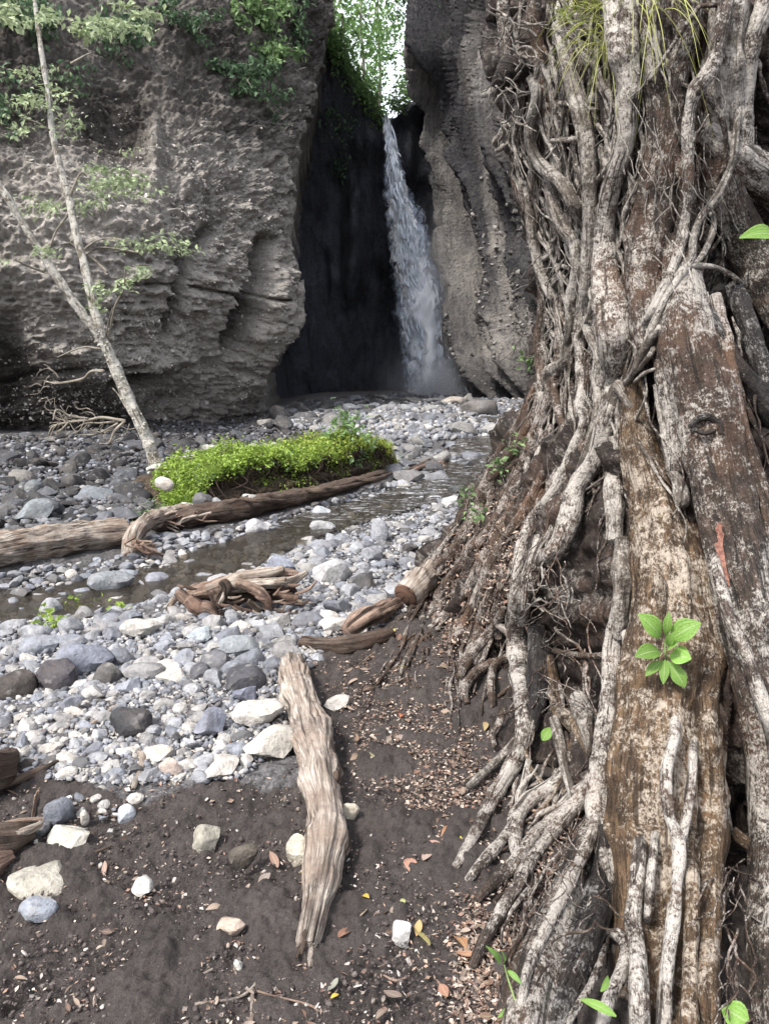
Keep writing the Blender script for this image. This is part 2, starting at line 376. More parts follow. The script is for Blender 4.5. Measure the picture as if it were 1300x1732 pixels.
def mat_tinted(name, rough=.8, spec=.25):
    m = M(name); gl = m.n('NewGeometry').outputs['Position']; c = m.mix(1.0, m.tint(), m.objcol(), 'MULTIPLY')
    c = m.mix(1.0, c, m.ramp(m.noise(gl, 60, 4, .7), [(.3, .6), (.7, 1.3)]), 'MULTIPLY')
    m.bsdf(c, rough, m.bump(m.noise(gl, 120, 3), .4, .004), spec); return m.m
# ------------------------------------------------------------------ the lie of the land
STREAM = [tuple(flat(x, y)[:2]) for x, y in ((845, 705), (815, 752), (790, 790), (700, 826), (560, 862), (430, 905), (310, 948), (160, 985), (20, 1005), (-200, 1010))]
XL_G = np.array([(1.2, .62), (1.6, .42), (2.1, .30), (2.8, .42), (3.3, .45), (4.2, .35), (5.1, .25), (6.0, .45), (7.5, .95), (9, 1.7), (12, 3.2), (60, 14)])
def gz(x, y):
    x, y = np.asarray(x, float), np.asarray(y, float); P = np.stack([x, y, x * 0], -1)
    z = 0.05 * fbm(P * .5, 2, 3) * ss(2, 6, y)
    d = seg_dist(x, y, STREAM); w = .35 + .03 * np.clip(y, 0, 20)
    z = z - .15 * np.exp(-(d / w) ** 2)
    yt = 15.2 + .5 * vnoise(P * .7, 21) - .18 * (x - 2); z = z + .2 * ss(yt, yt + .8, y) * ss(-3.6, -2.2, x)
    z = z + .16 * ss(9, 14, y) * ss(-3.2, -6, x)
    e = x - np.interp(y, XL_G[:, 0], XL_G[:, 1]); z = z + (.04 + .22 * ss(3.2, 4.5, y)) * ss(0, .9, e) * ss(11, 7, y) + .05 * ss(-.7, .1, e) * ss(11, 6, y) * ss(2.6, 3.6, y)
    return z
def hit(px, py, lift=0.0):              # where the ray of a picture point meets the ground
    r = ray(px, py); t = np.full(r.shape[:-1], 1.0); tp = t.copy(); done = np.zeros(t.shape, bool)
    for _ in range(260):
        q = CAM + r * t[..., None]; below = q[..., 2] <= gz(q[..., 0], q[..., 1]) + lift
        done |= below
        tp = np.where(done, tp, t); t = np.where(done, t, t * 1.018)
        if done.all(): break
    for _ in range(9):
        mth = (t + tp) / 2; q = CAM + r * mth[..., None]; b = q[..., 2] <= gz(q[..., 0], q[..., 1]) + lift
        t = np.where(b, mth, t); tp = np.where(b, tp, mth)
    return CAM + r * t[..., None]
def px_of(P):                            # metres per photograph pixel at a point
    d = (np.asarray(P) - CAM) @ np.array([0, cp, -sp]); return d / FPX

# bed of stones: the region of the photograph that shows it, as an outline on the ground
BED_PX = [(-300, 1300), (60, 1285), (150, 1320), (260, 1330), (400, 1320), (490, 1270), (478, 1150), (545, 1110), (640, 1040), (690, 1000), (740, 945), (800, 850), (880, 760), (960, 690), (960, 660), (420, 665), (300, 690), (-300, 730)]
BED = [tuple(hit(np.array(float(x)), np.array(float(y)))[:2]) for x, y in BED_PX]

def build_ground():
    n = 560; ys = np.r_[-60, -25, -8, -2, .3, 1.2 * (48 / 1.2) ** (np.arange(n) / (n - 1)), 70, 160]
    s = np.linspace(-1, 1, 520); s = np.r_[-60, -12, -4, -2, -1.3, s, 1.3, 2, 4, 12, 60]
    Y = np.repeat(ys[:, None], len(s), 1); X = s[None] * (0.62 * np.clip(Y, 0, 60) + .9)
    Z = gz(X, Y); P = np.stack([X, Y, Z * 0], -1); near = ss(14, 3, Y)
    bed = in_poly(X + .12 * fbm(P * 3, 2, 5), Y + .15 * fbm(P * 3 + 9, 2, 6), BED).astype(float)
    fine = .022 * fbm(P * 5, 3, 31) + .016 * fbm(P * 22, 3, 32) * near + .010 * np.abs(fbm(P * 48, 2, 33)) * near
    # trodden hollow and a scratched groove in the soft soil
    g0 = flat(0, 1715)[:2]; g1 = flat(60, 1660)[:2]; fine -= .05 * np.exp(-(seg_dist(X, Y, [g0, g1]) / .018) ** 2)
    for (a, b, dpt, rr) in ((410, 1445, .05, .07), (80, 1640, .02, .12), (690, 1690, .02, .1)):
        c = flat(a, b); fine -= dpt * np.exp(-((X - c[0]) ** 2 + (Y - c[1]) ** 2) / rr ** 2)
    c = flat(832, 1095); fine -= .20 * np.exp(-(((X - c[0] - .05) / .20) ** 2 + ((Y - c[1] + .1) / .26) ** 2))          # hollow washed out under the arching roots
    Z = Z + fine * (1 - .3 * bed)
    d = seg_dist(X, Y, STREAM); wet = np.exp(-(d / .9) ** 2) * ss(4, 5, Y) + .6 * ss(8, 11, Y) * ss(-2.5, -4, X)
    me = mesh('ground', np.stack([X, Y, Z], -1), grid_faces(len(ys), len(s)), mat_ground(), attr={'bed': bed.ravel(), 'wet': np.clip(wet, 0, 1).ravel()})
    put('ground', me, kind='structure')
build_ground()

# ------------------------------------------------------------------ cliffs
def wall(name, mat, tps, xs, ys, xedge, side, disp, cut=None, kindname=None, top=None, back=(4, 5.0), weather_and_shade=None):
    """a rock face: depth surface over its own outline, one edge rolled back into depth, then displaced"""
    u = xs; v = ys; Yp = np.repeat(v[:, None], len(u), 1)
    E = np.interp(v, [p[1] for p in xedge], [p[0] for p in xedge])
    E = E + 5 * vnoise(np.stack([v * .021, v * 0, v * 0], -1), 40) + (5 if side < 0 else 1) * vnoise(np.stack([np.round(v / 9) * .9 + v * .02, v * 0, v * 0 + 8], -1), 42) + 1.5 * vnoise(np.stack([v * .07, v * 0, v * 0 + 5], -1), 41)
    Xp = (E[:, None] + u[None] * side)    # u = pixels inward from the edge
    D = tps(Xp, Yp)
    # round the free edge backwards
    D = D + 1.6 * np.exp(-np.clip(u, 0, 400) / 9.0)[None] 
    P = at(Xp, Yp, D)
    nb = back[0]
    B = []
    for k in range(nb, 0, -1):
        q = P[:, 0] + np.array([-side * .0, 1, 0]) * (back[1] * (k / nb) ** 1.5) + np.array([side * 1, 0, 0]) * (.9 * (k / nb)); B.append(q)
    P = np.concatenate([np.stack(B, 1), P], 1); nx = nb + len(u)
    N = np.cross(np.gradient(P, axis=1), np.gradient(P, axis=0)); N /= np.linalg.norm(N, axis=2)[..., None] + 1e-9
    N = np.where((N @ np.array([0, -1., 0]) < 0)[..., None], -N, N); N[:, :nb] = N[:, nb:nb + 1]
    Xa = np.concatenate([np.repeat(Xp[:, :1], nb, 1), Xp], 1); Ya = np.repeat(v[:, None], nx, 1)
    ua = np.r_[np.zeros(nb), u]; k = ss(0, 26 if side < 0 else 48, ua)[None, :, None]
    N = N * k + np.array([0, -.8 if side < 0 else -.4, 0]) * (1 - k)                # along the free edge the relief runs fore and aft, so the outline holds
    P = P + N * disp(P, Xa, Ya)[..., None]
    tops = [P[0] + np.array([side * a * .7, a, b]) for a, b in ((30, 2.5), (10, 1.5), (3, .8), (.8, .35))]      # the wooded land goes on behind the rim
    P = np.concatenate([np.stack(tops), P], 0); pad = lambda A: np.concatenate([np.repeat(A[:1], 4, 0), A], 0); N, Xa, Ya = pad(N), pad(Xa), pad(Ya); v = np.r_[[v[0]] * 4, v]
    wear_shade = np.clip(weather_and_shade(Xa, Ya) - .08 + .3 * fbm(P * .5, 3, 61), 0, 1) if weather_and_shade else np.zeros(Xa.shape)
    me = mesh(name, P, grid_faces(len(v), nx), mat, attr={'weathering_and_shade': wear_shade.ravel()})
    return put(name, me, kind='structure'), P, N, Xa, Ya

M_rockL = mat_rock('weathered_tuff', (.50, .465, .42), (.33, .30, .27), (.040, .033, .029), (.7, .7, 4.5), 1.0, .35, .42)
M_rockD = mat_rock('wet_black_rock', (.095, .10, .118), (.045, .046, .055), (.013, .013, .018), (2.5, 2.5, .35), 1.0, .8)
M_rockR = mat_rock('columnar_rock', (.40, .375, .345), (.135, .132, .136), (.040, .041, .050), (3.5, 3.5, .16), 1.0, .55, .44)

LEFT = TPS([(-900, 760, 11), (-500, 750, 12.3), (-500, 300, 13.5), (-500, -300, 17), (-900, -300, 15), (-900, -1100, 18), (-200, -1100, 21), (300, -1100, 26), (560, -1100, 31),
            (0, 760, 14.3), (200, 738, 15.9), (350, 715, 17.8), (450, 705, 19.8), (0, 600, 14.6), (150, 600, 15.1), (300, 600, 16.4), (430, 600, 18.4),
            (0, 400, 14.7), (200, 400, 15.2), (370, 400, 16.6), (480, 420, 18.8), (0, 200, 15.6), (200, 200, 16.7), (400, 200, 18.4), (510, 220, 21.2),
            (0, 0, 17.2), (200, 0, 18.2), (400, 0, 20.6), (550, 0, 24.5), (0, -300, 19.5), (300, -300, 22.3), (560, -300, 28.5)])
def line_groove(X, Y, pts, w):
    return np.exp(-(seg_dist(X + 6 * vnoise(np.stack([X, Y, X * 0], -1) * .03, 60), Y, pts) / w) ** 2)
def disp_left(P, X, Y):
    d = .45 * fbm(P * .3, 2, 50) + .11 * fbm(P * np.array([1, 1, 1.8]) * 1.3, 2, 51) + .07 * fbm(P * np.array([1, 1, 1.7]) * 3.8, 3, 52) + .055 * fbm(P * np.array([1, 1, 1.6]) * 9, 3, 57) + .05 * ridge(P * np.array([5, 5, 9]), 2, 59)
    d += .085 * ridge(np.stack([P[..., 0] * .25 + 3, P[..., 1] * .25, P[..., 2] * 2.4 + .3 * P[..., 0]], -1), 2, 53) * ss(300, 450, Y)     # bedding
    d += .05 * ridge(P * np.array([2.2, 2.2, 5]) , 2, 58)
    d -= 1.3 * line_groove(X, Y, [(376, 380), (350, 425), (318, 490), (290, 565)], 10 + 5 * ss(480, 400, Y))
    d -= 1.5 * line_groove(X, Y, [(452, 405), (436, 480), (418, 535), (398, 590)], 10)
    d -= .3 * line_groove(X, Y, [(340, 492), (400, 500), (500, 506)], 3) + .18 * line_groove(X, Y, [(200, 480), (320, 484)], 2.5)
    d -= 1.1 * line_groove(X, Y, [(205, 652), (250, 650), (292, 652)], 13) * (Y > 622)                  # shadowed ledge
    d -= 1.1 * np.exp(-((X - 8) / 45) ** 2 - ((Y - 640) / 90) ** 2)                                         # hollow at the left edge
    d -= .55 * np.exp(-((X - 195) / 55) ** 2 - ((Y - 225) / 66) ** 2)   # smooth dark hollow
    d += .3 * np.exp(-((X - 262) / 12) ** 2) * ss(150, 230, Y) * ss(340, 270, Y)
    d -= .75 * ss(610, 690, Y) * ss(520, 380, X) * .5 + .8 * ss(690, 735, Y) * ss(140, 20, X)
    d -= .25 * line_groove(X, Y, [(-60, 636), (120, 628), (230, 622)], 4)
    d += .35 * np.exp(-((X - 455) / 40) ** 2 - ((Y - 520) / 60) ** 2)
    return d
xsL = np.r_[np.arange(0, 40, 1.6), np.arange(40, 600, 2.3), np.arange(600, 1500, 40)]
ysL = np.r_[np.arange(-150, -60, 10), np.arange(-60, 770, 2.3)]
EDGE_L = [(-1100, 600), (-300, 590), (0, 560), (60, 553), (130, 544), (180, 528), (220, 516), (300, 499), (400, 495), (440, 505), (480, 511), (520, 502), (560, 489), (600, 464), (640, 450), (690, 456), (770, 470)]
EDGE_L = [(b, a) for a, b in EDGE_L]
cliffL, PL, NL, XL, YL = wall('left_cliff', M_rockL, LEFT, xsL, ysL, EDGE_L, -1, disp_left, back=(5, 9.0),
    weather_and_shade=lambda X, Y: .8 * np.exp(-((X - 5) / 50) ** 2 - ((Y - 625) / 95) ** 2) + .7 * line_groove(X, Y, [(205, 645), (292, 648)], 13) + .45 * ss(560, 640, Y) * ss(330, 180, X) + .9 * ss(340, 140, Y) + .35 * ss(150, -40, X) + .35 * ss(500, 640, Y) * ss(330, 60, X) + .5 * np.exp(-((X - 190) / 60) ** 4 - ((Y - 225) / 70) ** 4) + .7 * ss(640, 710, Y) + 1.7 * line_groove(X, Y, [(376, 380), (350, 425), (318, 490), (290, 565)], 13) + 1.7 * line_groove(X, Y, [(452, 405), (436, 480), (418, 535), (398, 590)], 15) - .6 * np.exp(-((X - 400) / 100) ** 2 - ((Y - 440) / 150) ** 2))      # damp, moss-grown upper wall; shade painted in cracks, hollows, under ledge, at undercut foot

# the dark recess behind the fall, its sloping top edge open to the sky
BACK = TPS([(300, 700, 25), (430, 700, 26.5), (520, 685, 30), (650, 668, 31.5), (760, 662, 30.2), (900, 662, 29), (300, 300, 26), (520, 300, 30.5), (640, 300, 30.6), (740, 300, 30.2), (900, 300, 30),
            (500, 60, 29), (560, 120, 29.5), (640, 190, 30.2), (700, 190, 31), (800, 150, 32)])
TOPB = [(300, -160), (500, -10), (545, 40), (580, 98), (612, 140), (640, 184), (650, 203), (668, 203), (684, 190), (705, 186), (720, 176), (760, 120), (900, 0)]
def build_recess():
    xs = np.arange(330, 880, 3.2); t = np.linspace(0, 1, 190)
    top = np.interp(xs, [p[0] for p in TOPB], [p[1] for p in TOPB]); top += 5 * vnoise(np.stack([xs * .06, xs * 0, xs * 0], -1), 71)
    X = np.repeat(xs[None], len(t), 0); Y = top[None] + (720 - top[None]) * t[:, None]
    D = BACK(X, Y); P = at(X, Y, D)
    d = .5 * fbm(P * .4, 3, 72) + .25 * fbm(P * np.array([1.2, 1.2, .4]), 3, 73) + .12 * fbm(P * np.array([4, 4, 1.2]), 3, 74)
    d += .9 * np.exp(-((X - 598 + (Y - 420) * .02) / 16) ** 2) * ss(300, 345, Y) * ss(560, 470, Y) + .8 * np.exp(-((X - 690) / 14) ** 2 - ((Y - 255) / 50) ** 2)
    d += 1.6 * np.exp(-((X - 705) / 30) ** 2 - ((Y - 200) / 16) ** 2)
    d += .8 * np.exp(-((X - 625) / 40) ** 2 - ((Y - 255) / 30) ** 2)
    P = P + np.array([0, -1, 0]) * d[..., None]
    # land behind the brink
    back = [P[0] + np.array([0, k, h]) for k, h in ((40, 3.0), (14, 1.2), (5, .4), (1.2, .1))]
    P = np.concatenate([np.stack(back), P], 0)
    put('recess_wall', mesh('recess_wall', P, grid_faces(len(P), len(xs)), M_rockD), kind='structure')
    return X, Y, P[4:]
XB, YB, PB = build_recess()

RIGHT = TPS([(690, 0, 28.5), (690, 100, 28.2), (725, 200, 28.6), (745, 330, 28.6), (760, 480, 28.6), (775, 600, 28.6), (780, 690, 28.4), (830, 690, 26.2), (920, 690, 23.6), (1100, 700, 18), (1500, 720, 12.5),
             (830, 400, 26.6), (920, 400, 24), (1100, 400, 19), (1500, 400, 14), (830, 0, 25.8), (920, 0, 24), (1100, 0, 20.5), (1500, 0, 16), (700, -600, 31), (1000, -600, 26), (1500, -600, 21), (700, -1100, 33), (1500, -1100, 24)])
def disp_right(P, X, Y):
    s = X - (Y - 130) * np.interp(Y, [0, 130, 690], [.05, .17, .17])       # follow the leaning columns
    q = np.stack([s * .035, Y * .0022, X * 0], -1)
    d = .75 * ridge(q, 2, 80) + .4 * ridge(q * np.array([2.6, 2.5, 1]) + 4, 2, 81) + .12 * fbm(q * np.array([9, 5, 1]), 3, 82) + .25 * fbm(P * .3, 2, 83) + .06 * fbm(P * np.array([2.6, 2.6, .8]), 3, 84) + .03 * fbm(P * np.array([7, 7, 3]), 2, 89)
    d += 1.0 * np.exp(-((s - 722) / 9) ** 2) * ss(100, 160, Y) * ss(700, 560, Y)
    d -= .9 * np.exp(-((s - 752) / 13) ** 2) * ss(60, 120, Y) * ss(560, 400, Y)
    d += .6 * np.exp(-((s - 772) / 7) ** 2) * ss(250, 330, Y)
    d += 1.3 * np.exp(-((X - 715) / 42) ** 4 - ((Y - 60) / 75) ** 4)                                      # overhanging nose at the top
    d += .05 * ridge(P * 3.2, 2, 85) * ss(430, 520, Y) * ss(800, 850, X)
    d -= .6 * ss(600, 680, Y)
    return d
xsR = np.r_[np.arange(0, 40, 1.6), np.arange(40, 330, 2.3), np.arange(330, 1400, 40)]
ysR = np.r_[np.arange(-220, -60, 16), np.arange(-60, 735, 2.3)]
EDGE_R = [(712, -1100), (712, -300), (722, 0), (708, 40), (702, 85), (702, 118), (706, 150), (716, 190), (722, 230), (738, 330), (752, 430), (762, 520), (770, 600), (776, 664), (780, 740)]
cliffR, PR, NR, XR, YR = wall('right_cliff', M_rockR, RIGHT, xsR, ysR, EDGE_R, 1, disp_right, back=(5, 6.0),
    weather_and_shade=lambda X, Y: .30 + 1.15 * np.exp(-((X - 782 - .12 * (Y - 130)) / 30) ** 2) * ss(330, 180, Y) + 1.1 * ss(744, 722, X - .14 * (Y - 130)) * ss(190, 260, Y) * ss(640, 420, Y) + .8 * ss(120, 10, Y) + .3 * ss(560, 640, Y) + .85 * ss(-.05, .22, vnoise(np.stack([(X - .17 * (Y - 130)) * .045, Y * .003, X * 0], -1), 66)))

# cobbles standing out of the cliffs
def embed(parent, P, N, X, Y, n, areas, smin, smax, seed, tone, mat):
    g = np.random.default_rng(seed); base = [stone_shape(300 + k, 2, .9, (1, .75, .6)) for k in range(8)]
    fx, fy = [], []
    idx = []
    w = np.zeros(X.shape)
    for (cx, cy, rx, ry, a) in areas: w += a * np.exp(-((X - cx) / rx) ** 2 - ((Y - cy) / ry) ** 2)
    vis = (X > -40) & (X < 1000) & (Y > -40) & (Y < 735); w = np.where(vis, w, 0); p = (w / w.sum()).ravel()
    idx = g.choice(w.size, n, p=p); pos = P.reshape(-1, 3)[idx]; nn = N.reshape(-1, 3)[idx]
    siz = np.clip(np.exp(g.normal(math.log(smin * 1.7), .5, n)), smin, smax); pos = pos - nn * (siz * .1)[:, None] + g.normal(0, .01, (n, 3))
    tint = np.clip(g.normal(1, .38, n), .25, 1.7)[:, None] * np.array(tone)
    order = np.argsort(-siz); big = order[:70]; rest = order[70:]
    V, F, T = scatter(base, pos[rest], siz[rest], tint[rest], g, .5)
    put('embedded_cobbles', mesh('embedded_cobbles', V, F, mat, tint=T), parent, kind='stuff')
    ms = [mesh('cobble', v, f, mat, tint=np.ones((len(v), 3))) for v, f in [stone_shape(330 + k, 3, .9, (1, .75, .6)) for k in range(6)]]
    for i in big:
        put('cobble', ms[g.integers(6)], parent, loc=pos[i], rot=g.normal(0, .6, 3), scale=siz[i] * g.uniform(.85, 1.15, 3), color=(*tint[i], 1))
M_stone = mat_stone('river_stone')
embed(cliffL, PL, NL, XL, YL, 7000, [(270, 560, 90, 45, 3), (150, 600, 120, 60, 1), (400, 380, 90, 90, 1.2), (430, 560, 60, 90, 1.3), (250, 300, 260, 120, .6), (150, 690, 220, 40, 1.5), (440, 440, 80, 140, 1.0), (330, 660, 120, 40, 1.2)], .012, .075, 90, (.36, .335, .305), M_stone)
embed(cliffR, PR, NR, XR, YR, 800, [(875, 520, 50, 80, 3), (890, 430, 40, 110, 1), (850, 620, 50, 60, 1.5)], .03, .13, 91, (.20, .19, .18), M_stone)

# ------------------------------------------------------------------ water
def mat_stream():
    m = M('stream_water'); gl = m.coord('Object', (1, 1, 1)); r = m.noise(m.coord('Object', (3, 9, 1)), 2.2, 4, .6, .8)
    foam = m.ramp(m.noise(m.coord('Object', (2.2, 4.5, 1)), 2.2, 6, .75, 1.4), [(.54, 0), (.66, 1)])
    c = m.mix(m.math('MULTIPLY', foam, m.attr('fast')), (.045, .038, .030), (.62, .64, .68))
    b = m.bump(r, .25, .05); p = m.bsdf(c, .12, b, .5, link=False)
    tr = m.n('BsdfTransparent'); tr.inputs[0].default_value = (.75, .72, .66, 1); x = m.n('MixShader'); m.l(m.math('ADD', .55, m.math('MULTIPLY', foam, m.attr('fast')), True), x.inputs[0])
    m.t.links.new(tr.outputs[0], x.inputs[1]); m.t.links.new(p.outputs[0], x.inputs[2]); m.t.links.new(x.outputs[0], m.out.inputs[0]); return m.m
def build_stream():
    c = cat(np.array(STREAM), 140); t = np.gradient(c, axis=0); t /= np.linalg.norm(t, axis=1)[:, None]; nrm = np.c_[-t[:, 1], t[:, 0]]
    w = .5 * np.interp(c[:, 1], [3, 5.5, 7, 9, 12, 16], [.9, .75, .5, .7, .95, .8]); s = np.linspace(-1, 1, 17)
    XY = c[:, None] + nrm[:, None] * (s[None, :, None] * w[:, None, None] * 1.3)
    zb = gz(c[:, 0], c[:, 1]) + .085; zb = np.convolve(np.pad(zb, 6, 'edge'), np.ones(13) / 13, 'valid')
    Z = np.repeat(zb[:, None], 17, 1) + .008 * fbm(np.concatenate([XY * 4, XY[..., :1] * 0], -1), 2, 95)
    fast = ss(6.5, 9, c[:, 1])[:, None] * np.ones(17)
    put('stream_water', mesh('stream_water', np.concatenate([XY, Z[..., None]], -1), grid_faces(140, 17), mat_stream(), attr={'fast': fast.ravel()}), kind='structure')
build_stream()

def mat_fall(lo, hi, seed, col, amax):
    m = M('falling_water'); uv = m.coord('UV', (1, 1, 1)); co = m.coord('UV', (1.35, .8, 1)); mp = m.n('Mapping'); m.l(co, mp.inputs[0]); mp.inputs['Location'].default_value = (seed, seed * 2, 0); co = mp.outputs[0]
    a = m.noise(co, 2.6, 6, .72, 1.3); ed = m.attr('edge')
    v = m.math('MULTIPLY', m.ramp(m.math('ADD', a, m.math('MULTIPLY', m.math('SUBTRACT', ed, .5), .34)), [(lo, 0), (hi, 1)]), m.ramp(ed, [(.0, 0), (.16, amax)]))
    d = m.n('BsdfDiffuse'); d.inputs[0].default_value = (*col, 1); t = m.n('BsdfTranslucent'); t.inputs[0].default_value = (*col, 1)
    s = m.n('MixShader'); s.inputs[0].default_value = .4; m.t.links.new(d.outputs[0], s.inputs[1]); m.t.links.new(t.outputs[0], s.inputs[2])
    tr = m.n('BsdfTransparent'); x = m.n('MixShader'); m.l(v, x.inputs[0]); m.t.links.new(tr.outputs[0], x.inputs[1]); m.t.links.new(s.outputs[0], x.inputs[2])
    m.t.links.new(x.outputs[0], m.out.inputs[0]); return m.m
FALL = [(651, 198, 4, 29.6), (655, 225, 6, 28.8), (661, 262, 9, 28.5), (671, 320, 15, 28.3), (686, 390, 23, 28.1), (702, 460, 30, 28.0), (716, 530, 35, 27.9), (728, 600, 36, 27.8), (734, 640, 38, 27.7), (736, 674, 40, 27.7)]
def build_fall():
    root = put('waterfall', None, loc=at(736, 668, 27.8), kind='structure', label='white plunging waterfall dropping down the dark recess')
    L = np.array(root.location)
    for k, (lo, hi, wf, dz, sh, cl, am) in enumerate(((.34, .56, 1.15, .0, 0, (.66, .75, .88), .96), (.38, .60, 1.35, .35, 6, (.58, .68, .84), .85), (.44, .52, 1.0, -.35, -3, (.93, .96, 1), 1), (.40, .48, .66, -.2, -8, (.95, .97, 1), 1), (.46, .53, .9, -.5, 3, (.95, .97, 1), 1))):
        q = cat(np.array(FALL), 220); s = np.linspace(-1, 1, 34); j = np.arange(220)
        X = q[:, 0:1] + s[None] * q[:, 2:3] * wf * 1.22 + sh * ss(250, 420, q[:, 1:2]); Y = np.repeat(q[:, 1:2], 34, 1)
        P = at(X, Y, q[:, 3:4] + dz + .5 * (s[None] ** 2)); P[..., 1] -= .35 * fbm(P * np.array([2, 2, .9]) + k * 7, 3, 100 + k); P[..., 0] += .10 * fbm(P * np.array([1, 1, 1.4]) + k * 3, 3, 105 + k)
        uv = np.stack([(P[..., 0] - L[0]), P[..., 2]], -1).reshape(-1, 2); edge = np.broadcast_to(1 - np.abs(s)[None] ** 1.5, X.shape) * np.ones(X.shape)
        if k < 3: edge = edge * np.interp(Y, [190, 230], [1, 1])
        put('water_sheet', mesh('water_sheet', P - L, grid_faces(220, 34), mat_fall(lo, hi, k * 1.7, cl, am), uv=uv, attr={'edge': edge.ravel()}), root)
    # thin side trickle
    q = np.array([(661, 212, 1.5, 29), (667, 228, 1.4, 28.7), (671, 250, 1.2, 28.6), (672, 275, .6, 28.6)]); P = at(q[:, 0], q[:, 1], q[:, 3]) - L
    mw = M('trickle'); mw.bsdf((.62, .68, .76), .3)
    put('side_trickle', tube_mesh('side_trickle', mw.m, P, q[:, 2] * .022, 6, per=20), root)
    # broken water strands
    g = np.random.default_rng(4); parts = []
    for _ in range(900):
        v = g.uniform(0, 1) ** .7; yy = 200 + 465 * v; c = np.interp(yy, [f[1] for f in FALL], [f[0] for f in FALL]); h = np.interp(yy, [f[1] for f in FALL], [f[2] for f in FALL])
        x0 = c + g.normal(0, .42) * h; ln = g.uniform(8, 26); D = 27.6 - g.uniform(0, .4) + (29.4 - 28) * max(0, (260 - yy) / 60)
        pp = at(np.array([x0, x0 + g.normal(1.5, 2), x0 + g.normal(3, 2.5)]), np.array([yy, yy + ln * .5, yy + ln]), D) - L
        parts.append(tube(pp, np.array([.3, 1, .4]) * g.uniform(.012, .04), 4, per=5, rough=.3, seed=_ % 50))
    V, F, U = join(parts); put('water_strands', mesh('water_strands', V, F, mw.m, U), root, kind='stuff')
    # spray hanging at the foot of the fall
    def spray(dn):
        V, F = ICO[3]; mm = M('spray'); co = mm.coord('Object'); gr = mm.n('VectorMath', operation='LENGTH'); mm.l(co, gr.inputs[0])
        dens = mm.math('MULTIPLY', mm.math('POWER', mm.ramp(gr.outputs['Value'], [(.0, 1), (.97, 0)]), 2.2), mm.ramp(mm.noise(co, 2.2, 3, .6), [(.3, .35), (.7, 1)]))
        pv = mm.n('VolumePrincipled'); pv.inputs['Color'].default_value = (.90, .93, .99, 1); mm.l(mm.math('MULTIPLY', dens, dn), pv.inputs['Density']); pv.inputs['Anisotropy'].default_value = .1
        mm.t.links.new(pv.outputs[0], mm.out.inputs['Volume']); return mesh('spray', V, F, mm.m)
    for px_, py_, D_, sc_, dn in ((722, 648, 27.2, (2.6, 1.8, 1.9), .8), (728, 520, 27.4, (1.5, 1.2, 4.2), 1.2), (738, 664, 26.9, (1.3, 1.0, 1.3), 6), (752, 645, 27.0, (.7, .7, 1.8), 4), (716, 666, 26.9, (.9, .7, .7), 4)):
        put('spray', spray(dn), loc=at(px_, py_, D_), scale=sc_, kind='stuff', label='white spray drifting at the foot of the waterfall')
SPRAY = 2.2
build_fall()
# ------------------------------------------------------------------ the strangler fig and its root mass
_gx, _gy = np.arange(560, 1500, 20.), np.arange(880, 2000, 20.)
_gd = hit(*np.meshgrid(_gx, _gy))[..., 1]
def GDEP(px, py):                       # forward distance of the ground behind a picture point
    a = np.clip((np.asarray(px, float) - _gx[0]) / 20, 0, len(_gx) - 1.001); b = np.clip((np.asarray(py, float) - _gy[0]) / 20, 0, len(_gy) - 1.001)
    i, j = a.astype(int), b.astype(int); u, v = a - i, b - j
    return (_gd[j, i] * (1 - u) + _gd[j, i + 1] * u) * (1 - v) + (_gd[j + 1, i] * (1 - u) + _gd[j + 1, i + 1] * u) * v
FIG = TPS([(850, 0, 4.3), (950, 0, 3.7), (1100, 0, 3.25), (1300, 0, 3.05), (1600, 0, 3.1), (850, -300, 4.4), (1100, -300, 3.45), (1600, -300, 3.3),
           (870, 300, 4.35), (950, 300, 3.8), (1100, 300, 3.2), (1200, 330, 3.15), (1290, 400, 3.35), (1600, 300, 3.0), (918, 560, 4.35), (985, 560, 3.7), (1080, 560, 3.1), (1160, 560, 2.85), (1300, 560, 3.05), (1600, 560, 2.9),
           (825, 790, 4.9), (900, 790, 4.05), (1000, 790, 3.35), (1100, 790, 2.85), (1200, 790, 2.65), (1300, 790, 2.75), (1600, 790, 2.6),
           (690, 1000, 5.2), (780, 1000, 4.4), (880, 1000, 3.5), (965, 1000, 3.2), (1040, 1000, 2.85), (1150, 1000, 2.45), (1300, 1000, 2.45), (985, 1130, 3.0), (835, 1120, 3.9),
           (790, 1200, 3.55), (880, 1200, 2.95), (950, 1200, 2.85), (1040, 1200, 2.5), (1150, 1200, 2.2), (1300, 1200, 2.2), (1600, 1200, 2.1), (850, 1350, 2.75), (950, 1350, 2.55), (1040, 1350, 2.3), (1150, 1350, 2.02), (1250, 1350, 2.25), (1320, 1350, 2.1),
           (900, 1500, 2.25), (1000, 1500, 2.12), (1150, 1500, 1.86), (1250, 1500, 2.05), (1320, 1500, 1.92), (960, 1650, 1.9), (1050, 1650, 1.83), (1150, 1650, 1.70), (1250, 1650, 1.8), (1320, 1650, 1.72), (960, 1850, 1.6), (1150, 1850, 1.45), (1300, 1850, 1.45), (1600, 1850, 1.4)])
XL_F = [(-400, 818), (0, 850), (130, 846), (300, 872), (450, 905), (560, 919), (640, 917), (700, 888), (790, 826), (870, 778), (950, 722), (1000, 700), (1060, 705), (1120, 770), (1200, 812), (1300, 850), (1400, 890), (1500, 905), (1600, 915), (1732, 935), (1950, 940)]
FIG_AT = at(1130, 1700, 1.75); FIG_AT = np.array([FIG_AT[0], FIG_AT[1] + .7, 0.2])
M_bark = mat_bark('fig_bark', (.085, .060, .047), (.018, .016, .014), (.46, .43, .39), .46, 80)
M_barkW = mat_bark('fig_bark_lichen', (.125, .098, .082), (.024, .018, .015), (.54, .505, .46), .76, 75)
